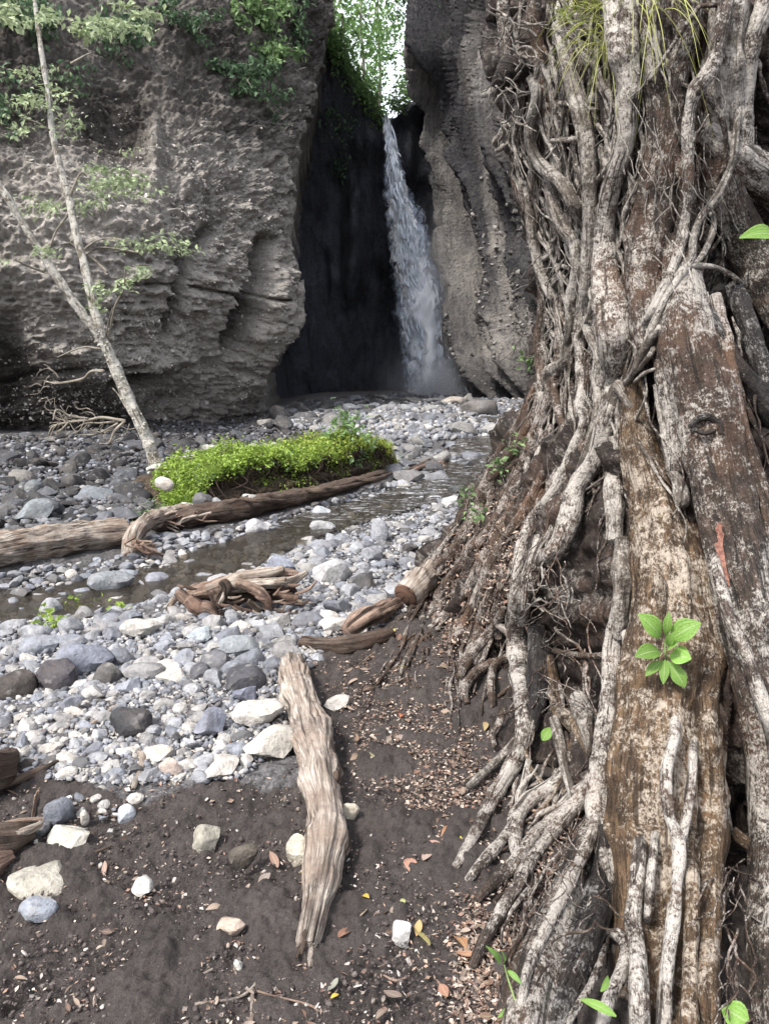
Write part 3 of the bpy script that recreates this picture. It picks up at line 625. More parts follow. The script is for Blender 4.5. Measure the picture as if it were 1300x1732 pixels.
M_barkG = mat_bark('fig_bark_smooth', (.25, .22, .19), (.05, .04, .033), (.48, .45, .41), .62, 60)
M_barkT = mat_bark('fig_bark_tan', (.155, .10, .058), (.028, .019, .013), (.46, .40, .33), .46, 75)
M_barkD = mat_bark('fig_bark_charred', (.045, .04, .038), (.012, .011, .011), (.30, .29, .28), .2, 80)
M_barkB = mat_bark('fig_inner_bark', (.055, .041, .034), (.014, .011, .01), (.22, .20, .18), .28, 85)
M_barkS = mat_bark('fig_earthy_root', (.125, .088, .066), (.026, .018, .014), (.46, .42, .385), .48, 80)
BARKS = dict(b=M_bark, w=M_barkW, g=M_barkG, t=M_barkT, d=M_barkD, s=M_barkS)
fig = thing('strangler_fig', 'huge strangler fig with a mass of pale mottled aerial roots on the right bank', 'tree', FIG_AT)

def fig_depth(px, py):
    D = FIG(px, py); return np.where(np.asarray(py) > 905, np.minimum(D, GDEP(px, py) - .015), D)
def build_fig_body():
    v = np.r_[np.arange(-400, -20, 12), np.arange(-20, 1750, 4.2), np.arange(1750, 1960, 15)]
    u = np.r_[np.arange(0, 40, 2.5), np.arange(40, 520, 4.2), np.arange(520, 760, 15)]
    E = np.interp(v, [p[0] for p in XL_F], [p[1] for p in XL_F]) + 7 * vnoise(np.stack([v * .03, v * 0, v * 0], -1), 140)
    X = E[:, None] + u[None]; Y = np.repeat(v[:, None], len(u), 1)
    D = FIG(X, Y) + .12 + .30 * ss(820, 480, Y) + .5 * np.exp(-u / 12.0)[None] * np.interp(v, [900, 1100], [1, .3])[:, None]
    P = at(X, Y, D)
    nb = 5; B = []
    for k in range(nb, 0, -1): B.append(P[:, 0] + np.array([.55, 1.0, 0]) * (1.5 * (k / nb) ** 1.4))
    P = np.concatenate([np.stack(B, 1), P], 1); nx = P.shape[1]
    N = np.cross(np.gradient(P, axis=1), np.gradient(P, axis=0)); N /= np.linalg.norm(N, axis=2)[..., None] + 1e-9
    N = np.where((N @ np.array([-.3, -1., 0]) < 0)[..., None], -N, N)
    Xa = np.concatenate([np.repeat(X[:, :1], nb, 1), X], 1); Ya = np.repeat(v[:, None], nx, 1)
    lean = Xa + np.interp(Ya, [0, 500, 1000, 1700], [0, 10, 190, 420]) * ss(1150, 850, Xa)            # creases follow the fall of the roots
    q = np.stack([lean * .03, Ya * .0045, Xa * 0], -1)
    d = .075 * ridge(q, 3, 150) + .05 * fbm(q * np.array([2.7, 4, 1]), 3, 152) + .035 * fbm(P * 7, 3, 153) + .012 * fbm(P * 30, 2, 154)
    P = P + N * d[..., None] * np.interp(Ya, [300, 1500], [1.0, .6])[..., None]
    uv = np.stack([Xa * .0022, Ya * .0022], -1).reshape(-1, 2)
    put('trunk', mesh('trunk', P - FIG_AT, grid_faces(len(v), nx), M_barkB, uv=uv), fig)
build_fig_body()

# principal roots and stems: picture points (x, y, half-width), bark, how far proud of the body in radii, flute
ROOTS = [
 # central trunk-like roots
 ([(1077, 632, 13), (1075, 700, 21), (1080, 760, 29), (1103, 830, 38), (1118, 900, 50), (1130, 1000, 64), (1134, 1100, 76), (1124, 1200, 88), (1123, 1300, 97), (1120, 1400, 98), (1122, 1500, 97), (1122, 1620, 98), (1122, 1800, 108)], 't', -.8, .3, 9),
 ([(1142, 400, 20), (1155, 500, 34), (1165, 600, 43), (1188, 700, 47), (1213, 800, 46), (1238, 900, 48), (1262, 1000, 50), (1285, 1120, 50), (1306, 1250, 46), (1318, 1400, 52), (1322, 1560, 58), (1326, 1800, 64)], 'b', -.2, .2, 6),
 ([(1210, 250, 20), (1225, 340, 30), (1258, 410, 34), (1310, 500, 36), (1370, 590, 40), (1450, 720, 42), (1500, 860, 42)], 'b', .25, .1, 5),
 ([(1190, 225, 16), (1235, 262, 27), (1275, 292, 30), (1325, 330, 30), (1400, 380, 34), (1490, 440, 34), (1570, 500, 30)], 'w', .8, .1, 5),
 ([(1238, -120, 22), (1230, 40, 27), (1224, 130, 27), (1228, 230, 20)], 'g', .2, .15, 5),
 ([(1310, -120, 16), (1296, 0, 15), (1272, 60, 15), (1262, 130, 14), (1252, 200, 18), (1246, 250, 22)], 'w', .9, .08, 5),
 ([(1240, 480, 14), (1262, 540, 16), (1284, 610, 15), (1300, 680, 15), (1330, 780, 18)], 'd', .4, .1, 5),
 ([(1180, 520, 13), (1215, 570, 17), (1240, 620, 19), (1276, 660, 19), (1320, 720, 22)], 'd', .7, .1, 5),
 ([(1208, 500, 9), (1227, 577, 12), (1236, 646, 13), (1254, 731, 13), (1277, 808, 14), (1300, 885, 14), (1330, 990, 16)], 's', 1.3, .1, 5),
 ([(1106, 480, 10), (1118, 560, 16), (1130, 640, 22), (1142, 720, 20), (1140, 800, 14)], 'b', .1, .15, 5),
 ([(1110, 650, 6), (1122, 720, 8), (1134, 790, 9), (1146, 815, 10), (1152, 845, 13), (1150, 858, 8)], 'g', 1.2, .05, 5),
 # great pale stem
 ([(1045, -80, 24), (1050, 38, 23), (1053, 96, 21), (1064, 140, 17), (1059, 185, 15), (1060, 231, 12), (1046, 277, 13), (1031, 327, 15), (1021, 385, 17), (1021, 442, 19), (1028, 500, 25), (1036, 545, 29), (1040, 600, 27), (1032, 655, 20)], 'w', 2.4, .16, 6),
 ([(1040, 650, 15), (1026, 700, 15), (1015, 745, 14), (1000, 785, 14), (975, 825, 16), (962, 880, 18), (940, 928, 17), (915, 950, 12)], 'w', 2.4, .1, 5),
 ([(1070, 690, 7), (1058, 670, 10), (1047, 655, 12), (1034, 690, 13), (1024, 720, 12)], 'g', 1.5, .08, 5),
 ([(1040, 740, 13), (1038, 790, 16), (1038, 850, 17), (1038, 915, 14)], 'g', .4, .1, 5),
 ([(1050, 910, 12), (1056, 960, 20), (1052, 1020, 18), (1046, 1080, 12)], 'g', .2, .1, 5),
 # pale upper-left stems
 ([(888, 120, 5), (906, 152, 8), (903, 185, 9), (895, 215, 9), (900, 254, 9), (919, 285, 9.5), (946, 306, 10), (967, 342, 10), (990, 378, 9.5)], 'g', 5.0, .04, 4),
 ([(940, 40, 7), (955, 100, 10), (969, 154, 12), (985, 200, 13), (992, 250, 13), (996, 308, 12), (997, 369, 12), (996, 423, 12), (991, 490, 12), (990, 560, 9)], 'g', 3.2, .06, 4),
 ([(922, 290, 6), (930, 320, 9), (943, 360, 11), (957, 392, 10), (971, 410, 10), (975, 460, 11), (966, 510, 12), (965, 560, 11), (955, 608, 9)], 'g', 2.6, .08, 4),
 ([(889, 318, 5), (899, 385, 8), (911, 450, 8), (925, 488, 7), (940, 512, 6)], 'g', 2.6, .06, 4),
 ([(870, 180, 4), (872, 240, 6), (880, 300, 7), (892, 350, 8), (905, 400, 7), (915, 470, 6)], 'b', .6, .08, 4),
 ([(848, -60, 9), (852, 40, 10), (858, 110, 8), (868, 190, 6)], 'b', .7, .1, 4),
 ([(905, -60, 10), (903, 30, 11), (910, 90, 9), (920, 170, 10), (935, 240, 9), (950, 300, 7)], 'b', .5, .12, 5),
 ([(1008, 100, 8), (1022, 180, 9), (1030, 240, 9), (1022, 290, 8), (1013, 340, 6)], 'b', .6, .1, 5),
 ([(1100, -60, 20), (1102, 60, 22), (1110, 150, 20), (1120, 250, 26), (1108, 340, 33), (1095, 430, 34), (1090, 520, 26), (1098, 600, 18)], 'b', .1, .22, 6),
 ([(1165, -60, 22), (1160, 60, 20), (1140, 160, 17), (1142, 250, 18), (1160, 330, 16), (1150, 420, 15)], 'b', .2, .2, 6),
 # vine stems in front
 ([(1233, -60, 11), (1227, 0, 11), (1216, 58, 11), (1204, 112, 11), (1178, 150, 12), (1166, 185, 10), (1162, 230, 9), (1163, 300, 9), (1161, 345, 8), (1148, 420, 8), (1122, 488, 8), (1095, 540, 9), (1074, 556, 7)], 'w', 3.2, .05, 4),
 ([(1253, 150, 5), (1246, 200, 6), (1236, 277, 6), (1208, 338, 6), (1184, 368, 6), (1172, 405, 7), (1168, 440, 6), (1140, 480, 6), (1112, 530, 6), (1090, 590, 7), (1064, 640, 6), (1052, 652, 5)], 'g', 5.5, .04, 4),
 ([(1200, 355, 4), (1206, 380, 5), (1196, 415, 5), (1178, 442, 5), (1152, 455, 4), (1128, 486, 4)], 'g', 7, .04, 4),
 ([(1145, 140, 3.5), (1170, 150, 4), (1198, 168, 4.5), (1219, 200, 5), (1227, 240, 4.5), (1224, 280, 4), (1204, 322, 3)], 'b', 6, .04, 4),
 ([(1148, 452, 4), (1176, 449, 4), (1204, 451, 4), (1232, 463, 3.5), (1260, 484, 3)], 'g', 8, .04, 4),
 ([(942, 174, 3), (975, 179, 3.6), (1013, 188, 3)], 'g', 7, .03, 4), ([(930, 238, 3), (962, 236, 4), (997, 231, 4)], 'g', 7, .03, 4),
 ([(1075, 600, 4), (1092, 588, 4.5), (1106, 566, 5), (1118, 548, 4)], 'g', 6, .04, 4), ([(1058, 640, 4), (1078, 625, 4), (1098, 602, 5), (1106, 585, 3.5)], 'g', 6, .04, 4), ([(1070, 648, 3), (1088, 632, 3), (1112, 622, 2.5)], 'g', 6, .04, 4),
 ([(1096, 140, 3), (1108, 120, 3), (1175, 20, 4), (1190, 10, 3.5), (1224, 8, 4)], 'b', 6, .04, 4),
 # silhouette root and left flank
 ([(917, 470, 8), (919, 520, 10), (916, 570, 12), (916, 620, 12), (922, 650, 13), (908, 700, 13), (882, 745, 13), (852, 788, 12), (820, 835, 12), (795, 890, 12), (765, 935, 12), (735, 965, 13), (705, 1000, 14)], 's', .7, .14, 5),
 ([(942, 500, 7), (948, 560, 10), (945, 610, 10), (932, 660, 11), (914, 712, 11), (890, 770, 12), (868, 828, 12), (838, 885, 12), (800, 930, 11), (770, 970, 10), (740, 1010, 10)], 's', 1.0, .14, 5),
 ([(968, 480, 8), (966, 546, 9), (961, 606, 10), (931, 628, 11), (924, 652, 8)], 'g', 1.6, .08, 5),
 ([(983, 505, 7), (979, 558, 9), (981, 615, 10), (985, 654, 9), (982, 690, 10), (990, 715, 10), (966, 769, 10), (947, 815, 10), (916, 858, 10), (894, 888, 11), (879, 942, 11), (870, 1000, 10), (862, 1060, 9)], 'w', 1.4, .08, 5),
 ([(990, 505, 6), (988, 542, 8), (1002, 577, 9), (1012, 600, 9), (1008, 640, 8), (1010, 680, 8), (1006, 720, 8), (992, 765, 8), (978, 800, 6)], 'g', 1.8, .06, 5),
 ([(976, 604, 5), (945, 627, 6), (937, 660, 7), (946, 700, 7), (955, 735, 7), (950, 780, 7), (930, 820, 6)], 's', 1.3, .06, 5),
 ([(952, 735, 8), (936, 775, 10), (918, 803, 10), (890, 862, 11), (854, 915, 10), (822, 975, 11), (800, 1030, 10), (775, 1060, 8)], 's', 1.3, .1, 5),
 ([(975, 800, 6), (955, 840, 7), (935, 870, 8), (917, 890, 8), (905, 930, 8), (890, 990, 8), (886, 1030, 7)], 'w', 1.4, .06, 5),
 ([(962, 700, 7), (958, 760, 9), (948, 800, 9), (935, 850, 8), (925, 890, 6)], 'w', 1.0, .06, 5),
 ([(948, 860, 6), (930, 900, 7), (912, 925, 7), (898, 960, 8), (880, 1015, 8)], 'w', 1.5, .06, 5),
 ([(905, 650, 5), (885, 700, 8), (850, 760, 9), (828, 805, 9), (803, 850, 8), (790, 880, 6)], 's', .6, .12, 5),
 ([(868, 850, 8), (845, 905, 10), (815, 950, 10), (790, 1000, 10), (765, 1030, 8), (742, 1055, 6)], 's', .9, .12, 5),
 ([(838, 930, 8), (815, 990, 11), (793, 1040, 10), (770, 1080, 7)], 's', .8, .12, 5),
 ([(742, 962, 10), (716, 985, 14), (700, 1010, 14), (683, 1022, 8)], 's', .9, .1, 5),
 ([(830, 1000, 9), (815, 1045, 10), (800, 1090, 9), (785, 1125, 8)], 's', .9, .1, 5), ([(855, 960, 8), (845, 1010, 9), (838, 1050, 9), (845, 1080, 8)], 's', .9, .1, 5),
 # long pale root above the pit and its feet
 ([(906, 930, 12), (896, 970, 15), (880, 1020, 17), (874, 1085, 17), (882, 1150, 19), (889, 1215, 18), (878, 1270, 16), (858, 1308, 14), (830, 1355, 14), (805, 1405, 12), (782, 1448, 10), (768, 1468, 7)], 'w', 1.1, .14, 6),
 ([(905, 1060, 13), (912, 1110, 22), (908, 1170, 20), (895, 1235, 14)], 'd', .1, .1, 5),
 ([(872, 1250, 6), (850, 1277, 8), (828, 1298, 8), (806, 1317, 8), (790, 1331, 6)], 'g', 1.6, .05, 5),
 ([(878, 1092, 8), (857, 1112, 9), (818, 1128, 9), (793, 1150, 10), (784, 1170, 8), (790, 1190, 5)], 's', 1.6, .1, 5),
 ([(852, 1115, 6), (834, 1130, 8), (830, 1160, 8), (833, 1198, 5)], 's', 1.4, .1, 5),
 ([(852, 1030, 7), (834, 1062, 9), (806, 1096, 9), (787, 1124, 9), (776, 1148, 6)], 's', 1.7, .1, 5),
 ([(836, 1055, 6), (856, 1065, 8), (872, 1085, 8)], 's', 2.0, .1, 5), ([(812, 1085, 5), (808, 1110, 6), (796, 1130, 4)], 's', 1.2, .1, 5),
 ([(852, 1200, 5), (842, 1225, 7), (832, 1245, 7), (836, 1262, 4)], 's', 1.4, .1, 5),
 ([(930, 1110, 7), (936, 1160, 10), (942, 1200, 12), (958, 1212, 12), (980, 1236, 12), (992, 1262, 9), (998, 1282, 6)], 't', .9, .12, 5),
 ([(936, 1215, 9), (945, 1250, 10), (952, 1290, 9), (964, 1330, 8), (968, 1352, 6)], 'g', 1.6, .08, 5),
 ([(975, 1240, 8), (968, 1270, 8), (975, 1300, 6)], 't', .8, .1, 5),
 ([(936, 1100, 5), (962, 1107, 7), (995, 1110, 6.5), (1026, 1107, 6)], 'b', 1.4, .05, 4),
 ([(975, 1180, 14), (988, 1215, 18), (1000, 1250, 16), (1004, 1290, 9)], 'g', -.1, .1, 5),
 # spreading feet over the soil
 ([(962, 1270, 9), (950, 1312, 13), (922, 1336, 14), (890, 1356, 14), (873, 1384, 14), (871, 1430, 12), (878, 1468, 9)], 'w', 1.0, .1, 5),
 ([(894, 1285, 6), (886, 1325, 8), (864, 1395, 9), (836, 1435, 11), (810, 1465, 11), (790, 1490, 8)], 'w', .9, .1, 5),
 ([(1004, 1310, 12), (980, 1350, 14), (957, 1378, 14), (924, 1420, 14), (898, 1455, 14), (876, 1497, 15), (845, 1545, 14), (818, 1592, 12), (798, 1636, 8)], 'w', 1.0, .12, 6),
 ([(965, 1350, 8), (932, 1386, 10), (898, 1418, 11), (866, 1466, 12), (832, 1496, 12), (806, 1524, 8)], 'w', .8, .12, 5),
 ([(1014, 1340, 14), (1000, 1400, 20), (975, 1465, 28), (950, 1530, 34), (925, 1600, 40), (905, 1670, 44), (885, 1780, 50)], 'b', .1, .2, 7),
 ([(1010, 1368, 11), (997, 1420, 12), (968, 1480, 11), (936, 1545, 11), (908, 1602, 10), (888, 1655, 9), (875, 1740, 9)], 'w', 3.0, .1, 5),
 ([(1034, 1400, 26), (1024, 1480, 34), (1004, 1545, 34), (975, 1620, 36), (945, 1700, 36), (925, 1790, 36)], 'd', -.3, .14, 6),
 ([(1058, 975, 10), (1044, 1040, 14), (1033, 1105, 16), (1032, 1177, 17), (1020, 1250, 18), (1014, 1310, 20), (1010, 1370, 20), (1022, 1430, 18), (1040, 1510, 14)], 'w', 1.0, .14, 6),
 ([(1058, 1070, 8), (1068, 1140, 12), (1068, 1200, 13), (1064, 1262, 13), (1050, 1300, 11), (1030, 1340, 10)], 'w', 4, .1, 5),
 ([(1142, 1180, 7), (1138, 1250, 11), (1126, 1310, 11), (1131, 1379, 10), (1148, 1430, 12), (1143, 1504, 11), (1137, 1555, 13), (1126, 1640, 13), (1119, 1780, 15)], 'w', 6.0, .08, 5),
 ([(1172, 1250, 8), (1168, 1320, 9), (1160, 1380, 9), (1148, 1435, 9)], 'w', 6, .08, 5),
 ([(1086, 1395, 12), (1080, 1460, 13), (1073, 1527, 14), (1070, 1560, 15), (1078, 1620, 16), (1083, 1790, 19)], 'w', 5.4, .08, 5),
 ([(1108, 1400, 8), (1101, 1470, 8), (1097, 1510, 8), (1092, 1570, 7)], 'w', 8, .06, 5),
 ([(1030, 1578, 8), (1050, 1585, 13), (1059, 1610, 12), (1050, 1645, 12), (1030, 1690, 13), (1010, 1760, 13)], 'w', 3, .1, 5),
 ([(1024, 1600, 6), (1010, 1640, 7), (993, 1676, 7), (962, 1725, 7), (945, 1760, 6)], 'b', 2.4, .08, 5),
 ([(1238, 1403, 8), (1252, 1418, 11), (1276, 1436, 11)], 't', 2.0, .06, 5), ([(1226, 1350, 4), (1230, 1380, 5), (1236, 1410, 5)], 'g', 3, .06, 5),
 ([(1208, 940, 6), (1217, 985, 9), (1232, 1040, 11), (1262, 1108, 12), (1290, 1190, 12), (1320, 1280, 12)], 'w', 3.6, .1, 5),
 ([(1195, 1180, 12), (1204, 1290, 16), (1205, 1400, 18), (1200, 1520, 18), (1198, 1640, 20), (1200, 1790, 22)], 't', 3.6, .25, 7),
 ([(1168, 1440, 12), (1170, 1540, 14), (1166, 1640, 14), (1165, 1790, 16)], 't', 5.6, .2, 6),
 ([(1105, 950, 20), (1098, 1040, 24), (1092, 1120, 24), (1088, 1190, 18)], 't', 3.2, .2, 6),
]
RNG_F = np.random.default_rng(17); TR = []
def root_pts(q, lift, rel=True):
    q = np.asarray(q, float); q = cat(q, max(len(q) * 4, 8)); D = fig_depth(q[:, 0], q[:, 1]); r = q[:, 2] * D / FPX
    k = np.exp(-((np.arange(-3, 4)) ** 2) / 3.); k /= k.sum(); D = np.convolve(np.pad(D, 3, 'edge'), k, 'valid')
    t = np.linspace(0, 1, len(D)); k = np.clip(ss(-.02, .16, t) * ss(1.02, .86, t), .12, 1) if lift >= 2.4 else 1.0            # stems laid over others grow out of them and back in
    D = D - k * (lift * r * .6 + (.06 if lift >= 2.4 else .03 if lift >= 1.3 else 0))
    return at(q[:, 0], q[:, 1], D), r, q
for i, (q, bk, lift, fl, nf) in enumerate(ROOTS):
    P, r, Q = root_pts(q, lift); w = np.mean([a[2] for a in q]); sides = int(np.clip(8 + w * .5, 9, 44))
    V, F, uv = tube(P - FIG_AT, r, sides, rough=.16 if w < 30 else .12, freq=11 if w < 30 else 6, flute=fl, nf=nf, fine=.10, seed=i + 1, per=int(np.clip(len(P) * 6, 40, 150)))
    put('root', mesh('root', V, F, BARKS[bk], uv=uv), fig); TR.append(Q)
    if i == 1: BIG = (V + FIG_AT, F)

# slimmer roots running with the big ones
TX = np.vstack([t[:-1, :2] for t in TR if t[:, 2].mean() < 40]); TD = np.vstack([np.diff(t[:, :2], axis=0) for t in TR if t[:, 2].mean() < 40])
TD *= np.where(TD[:, 1:2] < 0, -1, 1); TD /= np.linalg.norm(TD, axis=1)[:, None] + 1e-9
def flow(x, y):
    w = np.exp(-((TX - [x, y]) ** 2).sum(1) / (2 * 45 ** 2)) + 1e-9; d = (TD * w[:, None]).sum(0); d += [0, w.sum() * .15]; return d / np.linalg.norm(d)
def left_of(y): return np.interp(y, [p[0] for p in XL_F], [p[1] for p in XL_F])
def grow(x, y, L, r0, g, wig=.35):
    out = [(x, y, r0 * .6)]; a = 0; n = max(int(L / 16), 4)
    for k in range(n):
        d = flow(x, y); a = a * .8 + g.normal(0, wig); c, s = math.cos(a), math.sin(a)
        x, y = max(x, left_of(y) + 6 if y < 980 else -1e9) + 16 * (d[0] * c - d[1] * s), y + 16 * (d[0] * s + d[1] * c); out.append((x, y, r0 * (1 + .25 * g.normal()) * (1 - .6 * k / n)))
    return out
zones = [(36, (855, 1110), (-20, 480), (90, 260), (2, 5), 'gbgw'), (62, (0, 160), (600, 1030), (90, 260), (2.5, 6.5), 'sswsb'), (30, (900, 1050), (480, 760), (90, 240), (2.5, 6), 'gwsb'),
         (16, (870, 1010), (1150, 1330), (80, 220), (3, 6), 'bwst'), (22, (880, 1010), (1330, 1600), (70, 180), (2.5, 6), 'bws'), (14, (1040, 1290), (60, 560), (90, 220), (2, 5), 'bbg')]
for n, xr, yr, Lr, rr, bk in zones:
    for _ in range(n):
        y = RNG_F.uniform(*yr); x = RNG_F.uniform(*xr)
        if xr[0] == 0: x = left_of(y) + 4 + x
        q = grow(x, y, RNG_F.uniform(*Lr), RNG_F.uniform(*rr), RNG_F, .22); P, r, Q = root_pts(q, RNG_F.uniform(.3, 1.6))
        V, F, uv = tube(P - FIG_AT, r, 8, rough=.25, freq=14, seed=_ + 60, per=int(np.clip(len(q) * 4, 16, 60)))
        put('root', mesh('root', V, F, BARKS[bk[RNG_F.integers(len(bk))]], uv=uv), fig)
# thinner strands woven between them, too many to tell apart
def strands(specs, seed):
    g = np.random.default_rng(seed); parts = []
    for n, xr, yr, Lr, rr, lr in specs:
        for k in range(n):
            y = g.uniform(*yr); x = g.uniform(*xr) + (left_of(y) if xr[0] == 0 else 0); q = grow(x, y, g.uniform(*Lr), g.uniform(*rr), g, .2); P, r, _q = root_pts(q, 0); D = g.uniform(*lr)
            d = CAM - P; P = P + d / np.linalg.norm(d, axis=1)[:, None] * D; parts.append(tube(P - FIG_AT, r, 6, rough=.25, freq=14, seed=k % 60, per=int(np.clip(len(q) * 2.5, 12, 50))))
    return join(parts)
for nm, spec, mt, sd_ in (('root_strands', [(110, (0, 190), (-30, 600), (150, 420), (1.8, 4.5), (-.04, .10)), (40, (960, 1120), (-30, 560), (150, 380), (1.8, 4), (-.02, .10))], M_barkG, 61), ('root_strands', [(70, (0, 170), (560, 1010), (120, 320), (2, 4.5), (-.03, .05)), (30, (880, 1000), (1020, 1500), (80, 220), (1.8, 4), (-.02, .04))], M_barkS, 62), ('root_strands', [(60, (0, 200), (-30, 640), (150, 380), (2, 5), (-.05, .05)), (40, (1040, 1280), (40, 640), (120, 300), (2, 5), (-.03, .06))], M_bark, 63)):
    V, F, U = strands(spec, sd_); put(nm, mesh(nm, V, F, mt, uv=U), fig, kind='stuff')
# hanging threads and hair roots
def hair(n, zone, seed):
    g = np.random.default_rng(seed); parts = []
    for _ in range(n):
        z = zone[g.integers(len(zone))]; x, y = g.uniform(z[0], z[1]), g.uniform(z[2], z[3]); q = [(x, y)]; a = g.normal(0, .4)
        for k in range(int(g.uniform(4, 10))):
            a = a * .85 + g.normal(0, .3); x += 14 * math.sin(a); y += 14 * math.cos(a) * z[4]; q.append((x, y))
        q = np.array(q); D = fig_depth(q[:, 0], q[:, 1]) - g.uniform(.04, .22); P = at(q[:, 0], q[:, 1], D) - FIG_AT
        parts.append(tube(P, np.full(len(q), g.uniform(.0013, .0034)), 4, per=len(q) * 2, rough=.2, seed=_ % 60))
    return join(parts)
V, F, U = hair(110, [(850, 960, -10, 260, 1), (870, 1010, 100, 420, 1), (1020, 1110, 20, 420, 1), (1060, 1200, 100, 420, 1), (880, 1000, 400, 560, 1), (1140, 1230, 180, 360, 1)], 31)
put('hanging_rootlets', mesh('hanging_rootlets', V, F, M_barkG, uv=U), fig, kind='stuff')
V, F, U = hair(150, [(800, 960, 700, 1020, 1), (890, 990, 940, 1180, .5), (1225, 1260, 1450, 1700, .8), (880, 1010, 1380, 1640, .6)], 32)
put('fine_rootlets', mesh('fine_rootlets', V, F, M_barkS, uv=U), fig, kind='stuff')
# tangle of dead twigs jutting out at the top left of the roots
def tangle(n, cx, cy, rx, ry, seed, off=(.1, .5), r=(.003, .008)):
    g = np.random.default_rng(seed); parts = []
    for _ in range(n):
        x, y = cx + g.normal(0, rx), cy + g.normal(0, ry); a = g.uniform(0, 6.28); q = [(x, y)]
        for k in range(5): a += g.normal(0, .5); x += 9 * math.cos(a); y += 9 * math.sin(a) + 2; q.append((x, y))
        q = np.array(q); D = fig_depth(np.maximum(q[:, 0], 850), q[:, 1]) - g.uniform(*off); P = at(q[:, 0], q[:, 1], D) - FIG_AT
        parts.append(tube(P, np.linspace(1, .4, len(q)) * g.uniform(*r), 5, per=12, rough=.2, seed=_ % 60))
    return join(parts)
V, F, U = tangle(34, 868, 60, 18, 50, 41); put('twig_tangle', mesh('twig_tangle', V, F, M_barkG, uv=U), fig, kind='stuff')
V, F, U = tangle(20, 858, 190, 16, 40, 42); put('twig_tangle', mesh('twig_tangle', V, F, M_barkG, uv=U), fig, kind='stuff')
V, F, U = tangle(16, 930, 1015, 20, 30, 43, (.02, .15)); put('twig_tangle', mesh('twig_tangle', V, F, M_barkG, uv=U), fig, kind='stuff')
for q in ([(885, 118, 14), (868, 118, 20), (852, 128, 14), (838, 143, 7), (828, 158, 3)], [(848, 146, 5), (838, 152, 8), (826, 156, 6), (816, 162, 3)], [(858, 205, 3), (848, 225, 5), (838, 240, 5), (842, 250, 3)], [(858, 240, 3), (850, 250, 5), (840, 255, 4)]):
    P, r, Q = root_pts(q, 3.0); V, F, uv = tube(P - FIG_AT, r, 10, rough=.3, freq=16, seed=77, per=30); put('broken_stub', mesh('broken_stub', V, F, M_barkG if q[0][2] < 10 else M_barkD, uv=uv), fig)
# bare salmon wood where the bark is torn away, and a scar with raised lips
mw = M('torn_wood'); gg = mw.coord('Object'); mw.bsdf(mw.mix(mw.ramp(mw.noise(gg, 60, 4, .7), [(.4, 0), (.6, 1)]), (.12, .048, .036), (.25, .125, .09)), .7, mw.bump(mw.noise(gg, 90, 3), .7, .006))
Vb, Fb = BIG; qd = Fb[0]; ctr = Vb[qd].mean(1); d = ctr - CAM; dep = d @ np.array([0, cp, -sp]); sx = 650 + FPX * d[:, 0] / dep; sy = 866 - FPX * (d @ np.array([0, sp, cp])) / dep
nq = np.cross(Vb[qd[:, 1]] - Vb[qd[:, 0]], Vb[qd[:, 3]] - Vb[qd[:, 0]]); nq /= np.linalg.norm(nq, axis=1)[:, None]; nq *= np.sign((nq * -d).sum(1))[:, None]
tube_c = np.array([Vb[qd].mean((0, 1))]); ax = np.interp(sy, [886, 930, 960, 995], [1216, 1219, 1224, 1235]); facing = (nq * -d).sum(1) / np.linalg.norm(d, axis=1) > .15
front = dep < np.median(dep[(np.abs(sy - 930) < 60)])
sel = (np.abs(sx - ax) < 34) & (sy > 870) & (sy < 1010) & facing & front; n6 = 7; tt = np.linspace(0, 1, n6 + 1); Vp, Fp, nb_ = [], [], 0        # faces of the stem itself, laid 3 mm proud, cut fine and kept inside a ragged outline
for qv, nn_ in zip(Vb[qd[sel]], nq[sel]):
    for i6 in range(n6):
        for j6 in range(n6):
            u4, v4 = tt[[i6, i6 + 1, i6 + 1, i6]], tt[[j6, j6, j6 + 1, j6 + 1]]; p4 = (qv[0] * ((1 - u4) * (1 - v4))[:, None] + qv[1] * (u4 * (1 - v4))[:, None] + qv[2] * (u4 * v4)[:, None] + qv[3] * ((1 - u4) * v4)[:, None])
            c4 = p4.mean(0) - CAM; dp = c4 @ np.array([0, cp, -sp]); x4 = 650 + FPX * c4[0] / dp; y4 = 866 - FPX * (c4 @ np.array([0, sp, cp])) / dp; t4 = (y4 - 884) / 108
            if 0 < t4 < 1 and abs(x4 - np.interp(y4, [886, 930, 960, 995], [1216, 1219, 1224, 1235])) < (2 + 5 * math.sin(math.pi * t4 ** .7)) * (1 + .7 * float(vnoise(np.array([c4[0] * 60, c4[1] * 60, c4[2] * 60]), 8))):
                Vp.append(p4 + nn_ * .003); Fp.append(np.arange(4) + nb_); nb_ += 4
Vp = np.array(Vp); Fp = np.array(Fp)
put('torn_patch', mesh('torn_patch', Vp.reshape(-1, 3) - FIG_AT, Fp, mw.m), fig, label='dull red torn patch of bare wood')
for q in ([(1165, 722, 5), (1180, 708, 6), (1200, 706, 6), (1216, 718, 5), (1218, 735, 4)], [(1175, 728, 3), (1192, 733, 4), (1208, 728, 3)]):
    Q = cat(np.array(q, float), 20); D = fig_depth(Q[:, 0], Q[:, 1]) - .10; V, F, uv = tube(at(Q[:, 0], Q[:, 1], D) - FIG_AT, Q[:, 2] * D / FPX, 8, rough=.2, seed=9, per=30); put('scar_lip', mesh('scar_lip', V, F, M_barkD, uv=uv), fig)
